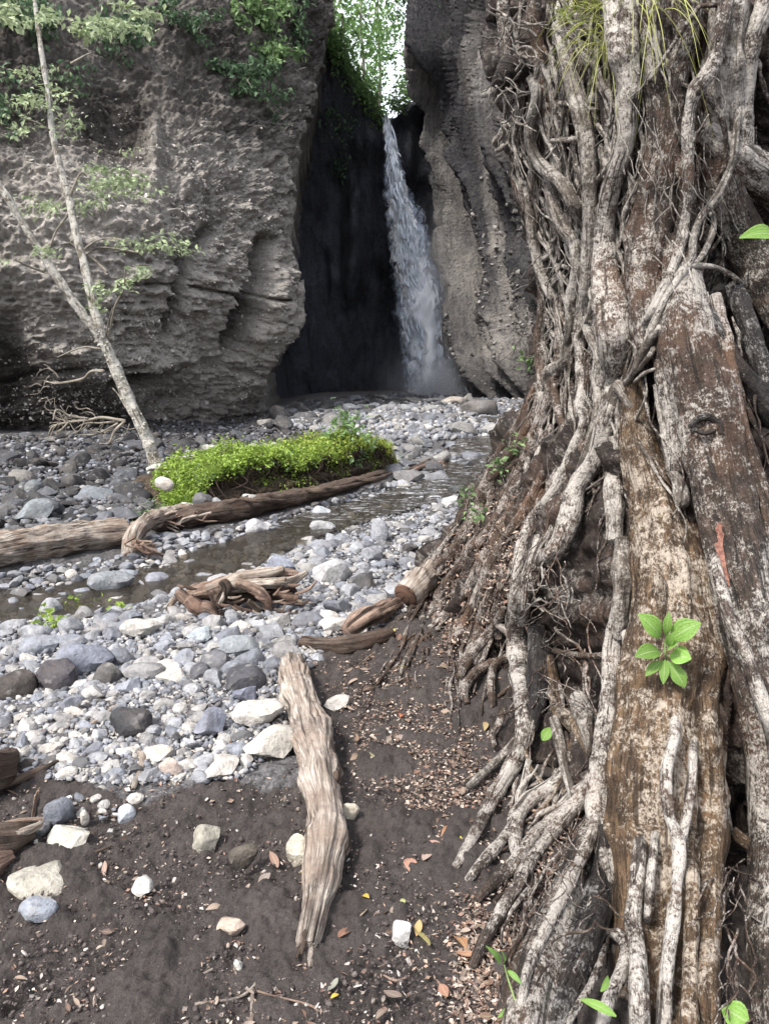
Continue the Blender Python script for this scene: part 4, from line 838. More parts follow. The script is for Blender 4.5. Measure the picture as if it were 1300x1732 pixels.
# ------------------------------------------------------------------ river stones
g = np.random.default_rng(23)
ROUND = [stone_shape(k, 3, .32, (1, .82, .62)) for k in range(5)]; ANG = [stone_shape(20 + k, 3, .8, (1, .75, .6)) for k in range(6)]; SLAB = [stone_shape(40 + k, 3, .9, (1, .7, .3)) for k in range(4)]
LOW = [stone_shape(60 + k, 2, .3, (1, .8, .55)) for k in range(4)] + [stone_shape(70 + k, 2, .75, (1, .72, .5)) for k in range(10)]
CHIP = [stone_shape(90 + k, 2, .9, (1, .65, .25)) for k in range(6)]
TINY = [stone_shape(80 + k, 1, .5, (1, .8, .6)) for k in range(6)]
def smesh(sh): return [mesh('river_stone', v, f, M_stone, tint=np.ones((len(v), 3)), sharp=32) for v, f in sh]
M_ROUND, M_ANG, M_SLAB = smesh(ROUND), smesh(ANG), smesh(SLAB)
TONES = np.array([(.24, .255, .29), (.34, .35, .375), (.185, .195, .225), (.44, .43, .415), (.30, .295, .295), (.12, .12, .125), (.50, .475, .44), (.055, .055, .06)])
TONES *= .84
W_BED = np.array([.26, .24, .14, .13, .13, .05, .04, .01]); W_PALE = np.array([.19, .14, .15, .11, .16, .10, .12, .05]); W_DARK = np.array([.10, .03, .20, .02, .06, .30, .01, .28])
SPECIAL = [ # x, y, width, height px, mesh, tone, label
 (93, 1146, 72, 56, 'r', (.060, .055, .065), 'large smooth black boulder left of the blue grey boulders, beside a brown one'), (22, 1164, 66, 46, 'r', (.055, .047, .042), 'rough dark brown boulder at the left edge beside the large black boulder'),
 (219, 1226, 68, 46, 'r', (.035, .036, .04), 'black oval stone lying alone among cream slabs'), (352, 1228, 56, 50, 'a', (.22, .235, .29), 'blue grey angular stone in front of the dark soil patch'),
 (440, 1209, 78, 48, 'a', (.56, .53, .49), 'cream white block left of the driftwood post, upper of two'), (455, 1263, 84, 56, 'a', (.50, .47, .42), 'cream block with a dark shaded face touching the driftwood post'),
 (409, 1150, 74, 44, 'r', (.075, .075, .085), 'dark grey rounded stone above the bluish pebble near the post'), (336, 1141, 42, 36, 'r', (.09, .09, .10), 'dark rounded stone left of the larger dark stone'),
 (362, 1122, 52, 36, 'r', (.13, .13, .14), 'grey rounded stone with a pitted top beside the dark stones'), (417, 1178, 42, 30, 'a', (.20, .21, .27), 'bluish pebble lying above the cream white block'),
 (187, 1143, 50, 42, 'a', (.11, .105, .10), 'grey brown knobbly stone right of the large black boulder'), (282, 1140, 66, 46, 'a', (.52, .50, .46), 'broad cream stone with a dark underside in the pale gravel'),
 (140, 1120, 84, 60, 'a', (.22, .235, .285), 'big blue grey boulder above the large black boulder'), (60, 1090, 70, 44, 'a', (.26, .275, .31), 'pale blue boulder at the left of the bar'),
 (265, 1278, 66, 34, 's', (.55, .51, .45), 'long cream slab lying below the black oval stone'), (370, 1305, 64, 30, 'a', (.53, .50, .46), 'low cream stone at the edge of the dark soil'),
 (289, 1301, 34, 38, 'a', (.44, .36, .32), 'pinkish speckled stone below the long cream slab'), (211, 1378, 32, 27, 'r', (.42, .45, .49), 'pale blue pebble alone on the dark soil'),
 (100, 1376, 48, 44, 'r', (.17, .18, .21), 'round blue grey stone above the cream slab by the rotten wood'), (108, 1421, 82, 46, 's', (.50, .48, .42), 'flat cream slab with a squared end beside rotten wood'),
 (68, 1488, 96, 50, 's', (.44, .42, .36), 'long tilted cream slab below the squared slab'), (63, 1541, 58, 26, 'r', (.24, .26, .30), 'flat blue grey oval stone near the left edge of the soil'),
 (142, 1383, 16, 24, 'r', (.52, .49, .44), 'small white pebble right of the round blue grey stone'), (346, 1416, 46, 50, 'a', (.34, .32, .27), 'mottled upright stone standing in the dark soil'),
 (412, 1452, 46, 40, 'a', (.10, .085, .07), 'earth covered stone half buried in a hollow of the soil'), (236, 1497, 40, 46, 's', (.58, .56, .52), 'white chip of stone on the bare dark soil'),
 (503, 1437, 36, 46, 'a', (.50, .46, .38), 'cream stone leaning on the left side of the driftwood post'), (592, 1378, 30, 32, 'a', (.46, .42, .34), 'buff stone against the right side of the driftwood post'),
 (677, 1576, 34, 40, 'a', (.60, .59, .57), 'white angular stone right of the foot of the driftwood post'), (395, 1571, 44, 30, 'a', (.42, .34, .28), 'pale tan stone with a raised corner on the soil'),
 (575, 1187, 48, 26, 's', (.50, .48, .45), 'flat pale stone right of the top of the driftwood post'), (403, 1626, 16, 46, 's', (.55, .54, .50), 'thin white sliver of stone on the soil'),
 (554, 970, 68, 46, 'r', (.46, .46, .47), 'largest pale boulder of the bar right of the root stump'), (372, 985, 40, 26, 'r', (.40, .40, .41), 'flat pale stone under the root stump'),
 (58, 868, 60, 48, 'a', (.22, .245, .26), 'big pale blue boulder on the dark stone bank'), (155, 834, 60, 34, 'a', (.18, .20, .225), 'bluish boulder in the middle of the dark bank'), (60, 824, 34, 28, 'a', (.15, .165, .175), 'small bluish boulder on the dark bank'),
 (186, 990, 70, 48, 'a', (.26, .28, .30), 'grey block at the edge of the still water'), (90, 1032, 42, 42, 'a', (.30, .31, .33), 'pale grey block beside the lime green seedlings'), (265, 985, 40, 34, 'r', (.26, .27, .31), 'rounded blue stone right of the grey block'),
 (811, 692, 58, 32, 'r', (.16, .15, .145), 'large brown grey boulder below the waterfall, rightmost in its row'), (766, 679, 34, 20, 'r', (.40, .36, .32), 'cream boulder below the waterfall'), (792, 676, 20, 22, 'a', (.30, .29, .27), 'small upright stone right of the cream boulder'),
 (735, 678, 30, 14, 'r', (.13, .13, .14), 'dark low boulder at the foot of the fall'), (697, 678, 36, 16, 'r', (.11, .11, .11), 'dark flat boulder left of the foot of the fall'), (729, 692, 24, 16, 'r', (.30, .30, .30), 'grey boulder in the row before the fall'), (690, 690, 26, 14, 'r', (.26, .27, .28), 'grey boulder left in the row before the fall'), (655, 690, 30, 14, 'r', (.24, .24, .25), 'low grey boulder at the left end of the row before the fall'),
 (822, 742, 44, 12, 's', (.24, .24, .24), 'flat slab at the edge of the upper stream'), (770, 830, 24, 18, 'r', (.07, .075, .08), 'dark pebble in the running water'), (545, 775, 1, 1, 'r', (.1, .1, .1), ''),
 (430, 1000, 1, 1, 'r', (.1, .1, .1), ''), (600, 700, 34, 12, 's', (.12, .12, .125), 'dark slab in the shadow left of the fall'), (515, 715, 40, 16, 'r', (.10, .10, .10), 'low dark boulder at the mouth of the recess'),
 (630, 938, 36, 30, 'r', (.30, .31, .34), 'grey boulder on the bar left of the sawn stump'), (615, 985, 50, 34, 'a', (.10, .10, .105), 'dark grey stone with a shaded front below the pale bar'), (480, 960, 44, 40, 'a', (.26, .28, .34), 'bluish stone behind the root stump'),
 (432, 890, 40, 40, 'a', (.42, .42, .43), 'pale block below the mossy bank'), (545, 895, 40, 30, 'a', (.40, .405, .42), 'pale flat topped stone in the middle of the bar'), (645, 900, 34, 50, 'a', (.36, .38, .42), 'tall pale blue stone in the middle of the bar'), (765, 850, 34, 24, 'r', (.46, .46, .46), 'white stone at the water edge near the roots'), (540, 865, 34, 30, 'a', (.40, .42, .45), 'pale stone by the water below the bank'),
 (690, 885, 22, 12, 's', (.08, .08, .085), 'small dark slab on the bar'), (400, 1095, 70, 40, 'a', (.24, .26, .28), 'long grey stone pointing down toward the post'), (240, 1065, 60, 36, 'a', (.46, .44, .41), 'pale buff slab in the gravel right of the seedlings'), (340, 1075, 50, 26, 'a', (.34, .38, .41), 'pale blue squared stone below the root stump'),
]
SPECIAL = [s for s in SPECIAL if s[6]]
blk = []
for (x, y, w, h, kd, tone, lab) in SPECIAL:
    c = hit(np.array(float(x)), np.array(y + h * .34)); m_ = px_of(c); el = math.atan2(CAM[2] - c[2], math.hypot(*c[:2])); rw = w * m_ * .56
    hz = max(h * m_ * .62 / max(math.cos(el), .5) * (.9 if kd != 's' else .5), rw * .3); ms, sh = {'r': (M_ROUND, ROUND), 'a': (M_ANG, ANG), 's': (M_SLAB, SLAB)}[kd]; k = g.integers(len(ms)); ext = np.abs(sh[k][0]).max(0)
    tilt = g.normal(0, .12) if kd != 's' else g.normal(.3, .1)
    dy = min(rw * .85, h * m_ * .55 / max(math.sin(el), .3))
    put('river_stone', ms[k], loc=c + [0, dy * .3, hz * .45], rot=(tilt, g.normal(0, .12), .75 if 'tilted' in lab else g.normal(0, .25)), scale=(rw / ext[0], dy / ext[1], hz / ext[2]), color=(*(np.array(tone) * .86), 1), label=lab, cat='stone'); blk.append((*c[:2], rw * .9))
blk = np.array(blk)

# the rest of the bed, spread evenly over the picture of the bed
def free(P, r, pad=.5):
    return (np.hypot(P[0] - blk[:, 0], P[1] - blk[:, 1]) > blk[:, 2] + r * pad).all()
zone_pale = [(-330, 1200), (-20, 1180), (60, 1160), (300, 1150), (480, 1120), (640, 1010), (700, 990), (690, 1030), (560, 1110), (480, 1160), (490, 1260), (400, 1320), (200, 1330), (-20, 1310), (-330, 1310)]
zone_dark = [(-330, 745), (-40, 740), (120, 735), (300, 700), (440, 700), (640, 730), (640, 742), (300, 800), (270, 850), (210, 895), (0, 925), (-40, 930), (-330, 960)]
zone_main = [(-330, 1195), (-330, 1010), (-40, 1010), (150, 1000), (250, 960), (400, 930), (560, 880), (700, 840), (800, 800), (860, 760), (960, 735), (800, 870), (735, 955), (690, 1005), (640, 1030), (500, 1110), (470, 1150), (200, 1180), (-40, 1190)]
zone_far = [(470, 722), (560, 690), (640, 680), (900, 675), (960, 690), (930, 745), (640, 745), (560, 735)]
zone_mid = [(630, 748), (900, 748), (880, 775), (760, 830), (700, 835), (660, 800)]
cand = []
def seed_zone(poly, n, wts, lo, hi, med, sg):
    p = np.array(poly, float); a, b = p.min(0), p.max(0); q = np.empty((0, 2))
    while len(q) < n:
        r = g.uniform(a, b, (n * 3, 2)); q = np.vstack([q, r[in_poly(r[:, 0], r[:, 1], poly)]])
    q = q[:n]; P = hit(q[:, 0], q[:, 1]); m_ = px_of(P); s = np.clip(np.exp(g.normal(math.log(med), sg, n)), lo, hi); s = np.maximum(s, 1.3 * m_)
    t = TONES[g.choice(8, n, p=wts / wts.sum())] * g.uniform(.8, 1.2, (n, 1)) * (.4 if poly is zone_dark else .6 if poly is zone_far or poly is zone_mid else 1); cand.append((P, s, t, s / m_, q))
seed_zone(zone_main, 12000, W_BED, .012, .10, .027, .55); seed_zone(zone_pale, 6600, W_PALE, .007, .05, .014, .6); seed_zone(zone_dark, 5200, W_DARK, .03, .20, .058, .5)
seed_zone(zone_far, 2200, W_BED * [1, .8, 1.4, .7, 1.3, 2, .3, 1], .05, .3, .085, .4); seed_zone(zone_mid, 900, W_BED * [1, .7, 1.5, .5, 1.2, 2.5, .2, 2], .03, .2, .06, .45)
seed_zone([(-330, 990), (-40, 985), (60, 960), (200, 945), (262, 908), (340, 900), (470, 872), (600, 838), (650, 818), (660, 832), (560, 870), (420, 912), (300, 950), (200, 975), (40, 1003), (-330, 1012)], 3400, W_BED * [1, .6, 1.4, .4, 1.2, 2.5, .3, 2], .012, .07, .026, .5)
seed_zone([(-20, 1195), (150, 1175), (320, 1185), (470, 1190), (480, 1262), (400, 1315), (200, 1325), (-20, 1300)], 260, np.array([.05, .08, .05, .25, .1, .02, .42, .0]), .026, .062, .036, .3)
seed_zone([(-20, 1335), (250, 1332), (210, 1410), (-20, 1450)], 40, np.array([.05, .05, .05, .3, .1, .05, .4, .0]), .008, .035, .016, .5)
seed_zone([(640, 826), (720, 800), (780, 770), (850, 752), (850, 770), (760, 815), (680, 838)], 260, W_BED * [1, .6, 1.4, .6, 1.2, 2, .3, 1], .03, .13, .06, .4)
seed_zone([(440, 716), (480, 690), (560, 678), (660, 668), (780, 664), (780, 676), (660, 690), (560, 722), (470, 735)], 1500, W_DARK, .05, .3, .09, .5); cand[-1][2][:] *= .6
zid = np.concatenate([np.full(len(c[0]), i) for i, c in enumerate(cand)]); P, S, T, SP, Q = (np.concatenate([c[i] for c in cand]) for i in range(5))
keep = []; cell = {}; ordr = np.argsort(-S)
for i in ordr:                          # big stones first, each keeping a little room
    key = (int(P[i, 0] / .5), int(P[i, 1] / .5)); ok = True
    if not free(P[i], S[i], .1): continue
    for a in (-1, 0, 1):
        for b in (-1, 0, 1):
            for j in cell.get((key[0] + a, key[1] + b), ()):
                if (P[i, 0] - P[j, 0]) ** 2 + (P[i, 1] - P[j, 1]) ** 2 < (.62 * (S[i] + S[j])) ** 2: ok = False; break
            if not ok: break
        if not ok: break
    if ok: cell.setdefault(key, []).append(i); keep.append(i)
keep = np.array(keep); inframe = (Q[keep, 0] > 4) & (Q[keep, 0] < 880)
rank = keep[np.argsort(-(SP[keep] * inframe))]; ind = rank[:225]; rest = rank[225:]
dst = seg_dist(P[:, 0], P[:, 1], STREAM)
P[:, 2] += S * .18
FILL = [(-40, 985), (60, 960), (200, 945), (262, 908), (340, 900), (470, 872), (600, 838), (650, 818), (660, 832), (560, 870), (420, 912), (300, 950), (200, 975), (40, 1003)]
LAND = [((540, 1380), 'the driftwood log'), ((405, 1012), 'the root stump'), ((215, 912), 'the end of the fallen log'), ((270, 808), 'the foot of the slender tree'), ((186, 990), 'the grey block by the still water'), ((554, 970), 'the largest pale boulder'),
        ((705, 985), 'the sawn stump'), ((590, 1092), 'the split branch'), ((93, 1146), 'the large black boulder'), ((219, 1226), 'the black oval stone'), ((352, 1228), 'the blue grey angular stone'), ((440, 1209), 'the cream white block'),
        ((115, 1045), 'the lime seedlings'), ((715, 790), 'the stranded branch'), ((58, 868), 'the big pale blue boulder'), ((811, 692), 'the boulder below the fall'), ((480, 850), 'the long fallen log'), ((645, 900), 'the tall pale blue stone'), ((600, 700), 'the dark slab in shadow'), ((155, 834), 'the bluish boulder of the dark bank')]
ORD = ['nearest', 'second nearest', 'third nearest', 'fourth nearest', 'fifth nearest', 'sixth nearest', 'seventh nearest', 'eighth nearest', 'ninth nearest', 'tenth nearest', 'eleventh nearest', 'twelfth nearest', 'thirteenth nearest']
def tone_word(t):
    v = t.mean(); return 'black' if v < .075 else 'dark grey' if v < .16 else ('blue grey' if t[2] > t[0] * 1.12 else 'mid grey') if v < .31 else ('pale blue' if t[2] > t[0] * 1.05 else 'cream' if t[0] > t[2] * 1.08 else 'pale grey')
ANGF = g.random(len(P)) < .72
def rank_labels(items, land, tail=''):
    """items: (key, words, x, y) -> a label for each by its rank from the nearest landmark on that side"""
    grp, out = {}, {}
    for key, words, x, y in items:
        d = [math.hypot(x - p[0], (y - p[1]) * 1.3) for p, _ in land]; k = int(np.argmin(d)); dx, dyy = x - land[k][0][0], (y - land[k][0][1]) * 1.3
        where = ('left of' if dx < 0 else 'right of') if abs(dx) > abs(dyy) else ('above' if dyy < 0 else 'below'); grp.setdefault((words, where, k), []).append((d[k], key))
    for (words, where, k), v in grp.items():
        for n_, (_, key) in enumerate(sorted(v)): out[key] = (ORD[min(n_, 12)] + ' ' if len(v) > 1 else '') + f'{words} {where} {land[k][1]}{tail}'
    return out
LABEL = rank_labels([(i, f"{tone_word(T[i])} {'angular' if ANGF[i] else 'rounded'} stone", Q[i, 0], Q[i, 1]) for i in ind], LAND)
for i in ind:
    ms = M_ANG if ANGF[i] else M_ROUND
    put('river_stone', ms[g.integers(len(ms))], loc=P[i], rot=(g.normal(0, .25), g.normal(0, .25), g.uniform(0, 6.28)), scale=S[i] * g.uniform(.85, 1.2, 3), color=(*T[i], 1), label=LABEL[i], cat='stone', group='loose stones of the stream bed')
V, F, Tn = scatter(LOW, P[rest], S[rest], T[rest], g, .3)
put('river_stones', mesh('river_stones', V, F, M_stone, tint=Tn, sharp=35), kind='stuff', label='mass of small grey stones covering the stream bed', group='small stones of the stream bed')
def pebbles(name, poly, n, med, hi, wts, shapes, lift=.2, sg=.5, tn=TONES, lab=None):
    p = np.array(poly, float); a, b = p.min(0), p.max(0); r = g.uniform(a, b, (n * 4, 2)); r = r[in_poly(r[:, 0], r[:, 1], poly)][:n]
    Pp = hit(r[:, 0], r[:, 1]); s = np.clip(np.exp(g.normal(math.log(med), sg, len(Pp))), .002, hi); s = np.maximum(s, .55 * px_of(Pp)); Pp[:, 2] += s * lift + .004
    t = tn[g.choice(len(tn), len(Pp), p=wts / wts.sum())] * g.uniform(.75, 1.25, (len(Pp), 1)); V, F, Tn = scatter(shapes, Pp, s, t, g, .5)
    put(name, mesh(name, V, F, M_stone, tint=Tn), kind='stuff', label=lab)
pebbles('gravel', zone_main, 12000, .013, .03, W_BED, TINY, .5, lab='fine grey gravel between the stones'); pebbles('gravel', zone_pale, 11000, .008, .022, W_PALE, TINY, .5, lab='pale gravel edging the dark soil'); pebbles('gravel', zone_dark, 6500, .03, .06, W_DARK, TINY, .5, lab='dark gravel of the left bank'); pebbles('gravel', zone_far + [], 3000, .05, .09, W_BED, TINY, .5, lab='grey rubble of the far terrace')
SOIL = [(-260, 1345), (-60, 1340), (200, 1335), (420, 1325), (500, 1260), (520, 1120), (640, 1060), (720, 1000), (790, 1100), (800, 1220), (840, 1330), (780, 1480), (820, 1640), (900, 1800), (-260, 1800)]
EARTH = np.array([(.055, .045, .043), (.085, .07, .065), (.035, .028, .027), (.14, .11, .095), (.38, .35, .32)])
pebbles('soil_clods', SOIL, 7000, .003, .010, np.array([3, 4, .8, .6, .12]), TINY, .2, .55, EARTH, 'crumbs and clods of dark volcanic soil')
pebbles('soil_grit', SOIL, 1450, .0038, .012, np.array([2, 2, 2, 2, 2.]), CHIP, .4, .6, np.array([(.1, .08, .07), (.2, .17, .15), (.3, .24, .2), (.40, .36, .33), (.52, .49, .46)]), 'pale grit scattered on the dark soil')

# ------------------------------------------------------------------ driftwood
M_drift = mat_wood('bleached_driftwood', (.58, .525, .465), (.26, .20, .16), (.075, .054, .043), 170, .48)
M_grey = mat_wood('weathered_grey_wood', (.44, .39, .34), (.22, .16, .12), (.045, .034, .028), 80, .4)
M_dark = mat_wood('wet_dark_wood', (.13, .10, .08), (.075, .05, .038), (.018, .014, .012), 80, .5)
M_red = mat_wood('red_brown_wood', (.36, .27, .215), (.17, .105, .08), (.03, .02, .017), 90, .5)
def ground_path(q, sink=.15):
    """points whose lower edge rests on the ground: (x, y, half-width px) -> P, R"""
    q = cat(np.array(q, float), len(q) * 5); c = hit(q[:, 0], q[:, 1] + q[:, 2] * .5); r = q[:, 2] * px_of(c); P = c.copy(); P[:, 2] = gz(P[:, 0], P[:, 1]) + r * (1 - sink); return P, r
def log(name, q, mat, label, cat_, sides=26, sink=.15, rough=.14, fine=.16, flute=.12, nf=7, seed=1, per=120, group=None, mound=0):
    P, r = ground_path(q, sink); base = P[np.argmax(P[:, 1])] * 0 + P.mean(0); base[2] = P[:, 2].min() - r.mean()
    root = thing(name, label, cat_, base, group); V, F, uv = tube(P - base, r, sides, rough=rough, freq=7, flute=flute, nf=nf, fine=fine, seed=seed, per=per)
    put('stem', mesh('stem', V, F, mat, uv=uv), root); return root, base, P, r
post, pb, pP, pr = log('driftwood_log', [(494, 1130, 18), (499, 1155, 21), (510, 1195, 26), (524, 1245, 31), (536, 1290, 30), (545, 1335, 28), (550, 1385, 28), (551, 1440, 30), (544, 1490, 28), (533, 1540, 22), (524, 1580, 20), (518, 1610, 17)], M_drift, 'thick bleached driftwood log lying end on across the dark soil', 'driftwood', 64, .10, .26, .20, .22, 11, 3, 220)
def add_tube(parent, base, P, R, mat, name, sides=10, **k):
    V, F, uv = tube(np.asarray(P) - base, R, sides, **k); return put(name, mesh(name, V, F, mat, uv=uv), parent)
# ridge of darker heartwood, knot and splintered ends of the post
i0, i1 = 8, 34; add_tube(post, pb, pP[i0:i1] + np.c_[pr[i0:i1] * .62, np.zeros(i1 - i0), pr[i0:i1] * .05], pr[i0:i1] * np.interp(np.arange(i1 - i0), [0, 6, 20, i1 - i0 - 1], [.2, .42, .42, .2]), M_red, 'heartwood_ridge', 22, rough=.35, freq=14, fine=.25, seed=8, per=80)
k0 = at(508, 1126, pP[0, 1] - .05) ; add_tube(post, pb, [k0 + [0, .02, 0], k0 + [.012, -.015, .012], k0 + [.02, -.03, .012]], [.026, .03, .016], M_dark, 'knot', 14, rough=.3, freq=30, seed=2)
for k in range(7):
    e = pP[-1]; o = np.array([g.normal(0, .012), 0, g.normal(.0, .012)]); add_tube(post, pb, [pP[-4] + o, e + o * 1.1 + [0, .0, 0], e + o * 1.4 + [g.normal(-.004, .006), -.03 - g.uniform(0, .035), -.006]], [.012, .010, .003], M_drift if k % 2 else M_dark, 'splinter', 6, rough=.35, freq=40, seed=k)
M_end = mat_wood('sawn_wood_end', (.19, .115, .08), (.12, .07, .05), (.05, .03, .025), 60, .3)
L1, b1, P1, r1 = log('fallen_log', [(-130, 962, 30), (-20, 946, 29), (60, 930, 27), (140, 917, 25), (214, 908, 22)], M_grey, 'thick weathered fallen log lying by still water at the left edge', 'log', 36, .1, .1, .2, .2, 8, 5, 150)
L2, b2, P2, r2 = log('long_fallen_log', [(262, 893, 13), (330, 880, 17), (400, 868, 17), (460, 855, 15), (520, 842, 12), (590, 823, 9), (650, 802, 6)], M_dark, 'long dark fallen log lying under the grassy bank', 'log', 24, .1, .12, .2, .2, 6, 7, 150)
for _ in range(5):
    i = g.integers(5, 30); add_tube(L2, b2, [P2[i] + [0, 0, r2[i]], P2[i] + [.25, -.08, r2[i] * .9], P2[min(i + 6, 34)] + [.1, -.1, r2[i] * .2]], [.02, .035, .015], M_dark, 'bark_ridge', 8, rough=.3, freq=10, seed=_)
# forked root reaching over the first log
fk = at(np.array([222, 222, 226, 240, 262, 290, 318]), np.array([944, 925, 905, 890, 878, 868, 860]), np.array([P1[-1][1] - .25, P1[-1][1] - .22, P1[-1][1] - .12, P1[-1][1] + .1, P1[-1][1] + .4, P1[-1][1] + .8, P1[-1][1] + 1.2]))
fb = fk[0]; fork = thing('forked_root', 'pale bent root hooked over the end of the fallen log', 'driftwood', fb)
add_tube(fork, fb, fk, np.array([11, 13, 14, 13, 14, 14, 10]) * .0052, M_grey, 'bent_stem', 24, rough=.15, freq=8, fine=.2, flute=.15, seed=4, per=90)
for k in range(16):
    x, y = 232 + g.normal(0, 10), 925 + g.uniform(-18, 10); q = np.array([(x, y), (x + g.normal(10, 12), y + g.uniform(2, 14)), (x + g.normal(18, 20), y + g.uniform(6, 22))]); add_tube(fork, fb, at(q[:, 0], q[:, 1], fk[1][1] - .03 - g.uniform(0, .15)), [.012, .010, .004], M_red, 'rootlet', 6, rough=.3, freq=20, seed=k, per=12)
for k in range(14):
    x, y = 325 + g.normal(0, 18), 868 + g.uniform(-4, 6); q = np.array([(x, y), (x - g.uniform(5, 26), y + g.uniform(3, 12)), (x - g.uniform(14, 60) * (1 if k % 3 else -.5), y + g.uniform(12, 30))]); Dk = float(hit(np.array(330.), np.array(890.))[1]) - .1
    add_tube(fork, fb, at(q[:, 0], q[:, 1], Dk - g.uniform(0, .2)), [.014, .012, .005], M_grey if k % 2 else M_red, 'rootlet', 6, rough=.3, freq=20, seed=k + 30, per=12)
# upturned root stump
sc_ = hit(np.array(405.), np.array(1032.)); st = thing('root_stump', 'upturned tangle of red brown roots lying on the stone bar', 'stump', sc_)
mm_ = px_of(sc_)
def stp(q, lift): 
    q = np.array(q, float); q = cat(q, len(q) * 4); return at(q[:, 0], q[:, 1], sc_[1] + lift), q[:, 2] * mm_
for k, (q, l, mt) in enumerate([([(318, 1005, 9), (350, 998, 15), (395, 992, 17), (440, 980, 15), (490, 972, 9), (512, 975, 4)], .05, M_red), ([(300, 1008, 6), (330, 1012, 12), (370, 1010, 18), (420, 1012, 19), (465, 1010, 16), (500, 1000, 9)], .12, M_dark), ([(330, 1022, 10), (360, 1030, 15), (410, 1030, 17), (460, 1025, 14), (495, 1018, 9)], .2, M_dark),
        ([(352, 1040, 6), (372, 1015, 9), (382, 995, 9), (376, 982, 6)], -.12, M_dark), ([(300, 1000, 6), (322, 1022, 8), (330, 1038, 9), (322, 1050, 5)], -.08, M_red), ([(318, 1012, 9), (336, 1028, 10), (352, 1030, 8), (366, 1044, 5)], -.18, M_red), ([(400, 985, 7), (430, 995, 9), (450, 1012, 9), (456, 1034, 6)], -.1, M_red), ([(385, 994, 8), (440, 988, 10), (490, 985, 8), (520, 968, 4)], -.06, M_grey),
        ([(350, 995, 6), (400, 978, 8), (450, 970, 8), (480, 962, 5)], .0, M_grey), ([(296, 1012, 4), (286, 1030, 4), (283, 1046, 3)], -.05, M_grey), ([(470, 1000, 7), (492, 1012, 8), (505, 1010, 4)], -.05, M_red), ([(420, 1018, 6), (440, 1040, 6), (446, 1052, 3)], -.1, M_dark), ([(340, 1040, 5), (345, 1055, 5), (338, 1062, 2)], -.15, M_dark), ([(370, 1035, 5), (378, 1052, 4), (392, 1058, 2)], -.14, M_dark)]):
    P_, r_ = stp(q, l); add_tube(st, sc_, P_, r_, mt, 'twisted_root', 18, rough=.28, freq=9, fine=.3, flute=.25, seed=k, per=60)
for k in range(40):
    x, y = g.uniform(300, 500), g.uniform(985, 1040); L_ = g.uniform(15, 45); a = g.normal(-.15, .5); q = [(x, y, 2), (x + L_ * .5 * math.cos(a), y - L_ * .5 * math.sin(a), 3), (x + L_ * math.cos(a + .2), y - L_ * math.sin(a + .2), 1)]; P_, r_ = stp(q, g.uniform(-.22, -.05)); add_tube(st, sc_, P_, r_, (M_red, M_dark, M_grey)[k % 3], 'splinter', 6, rough=.3, freq=20, seed=k, per=14)
# broken pieces by the tree
c1, _, q1, rr1 = log('broken_slab', [(585, 1072, 10), (606, 1060, 17), (632, 1046, 19), (655, 1033, 16), (672, 1024, 10)], M_red, 'broken slab of reddish wood with a knot hole beside the roots', 'driftwood', 26, .2, .2, .2, .15, 6, 11, 70)
c2, _, _, _ = log('split_branch', [(510, 1090, 8), (540, 1096, 11), (590, 1095, 13), (635, 1085, 12), (662, 1074, 8)], M_dark, 'dark split branch lying in front of the reddish slab', 'driftwood', 24, .1, .15, .25, .4, 5, 12, 80)
s3 = hit(np.array(690.), np.array(1022.)); m3 = px_of(s3); stub = thing('sawn_stump', 'short sawn log end showing its dark cut face beside the roots', 'log', s3)
A = np.array([at(687, 1006, s3[1] - .05), at(706, 985, s3[1] + .05), at(725, 965, s3[1] + .25), at(745, 945, s3[1] + .5)]); add_tube(stub, s3, A, np.array([22, 22, 18, 12]) * m3, M_drift, 'stem', 26, rough=.22, freq=10, fine=.18, flute=.12, seed=6, per=50, cap=.0)
T3 = (A[0] - A[1]) / np.linalg.norm(A[0] - A[1]); add_tube(stub, s3, [A[0] + T3 * .004, A[0] + T3 * .012, A[0] + T3 * .016], [21.5 * m3, 21 * m3, 20 * m3], M_end, 'cut_face', 26, rough=.1, freq=10, seed=6, per=4, cap=-.04)
# debris raft of twigs in the stream
b4 = hit(np.array(700.), np.array(800.)); raft = thing('stranded_branch', 'thin brown branch with rootlets stranded in the upper stream', 'branch', b4)
for k, q in enumerate([[(668, 806, 3), (700, 797, 4), (722, 786, 4), (745, 770, 3), (758, 760, 2)], [(690, 804, 3), (712, 795, 4), (738, 790, 4), (756, 782, 2)], [(735, 775, 2), (748, 790, 3), (752, 800, 2)], [(715, 785, 2), (736, 800, 2), (742, 806, 1)], [(722, 790, 2), (748, 778, 2), (756, 796, 1)]]):
    P_, r_ = ground_path(q, -.8); add_tube(raft, b4, P_, r_, M_dark if k == 0 else M_red, 'twig', 8, rough=.25, freq=8, seed=k, per=24)
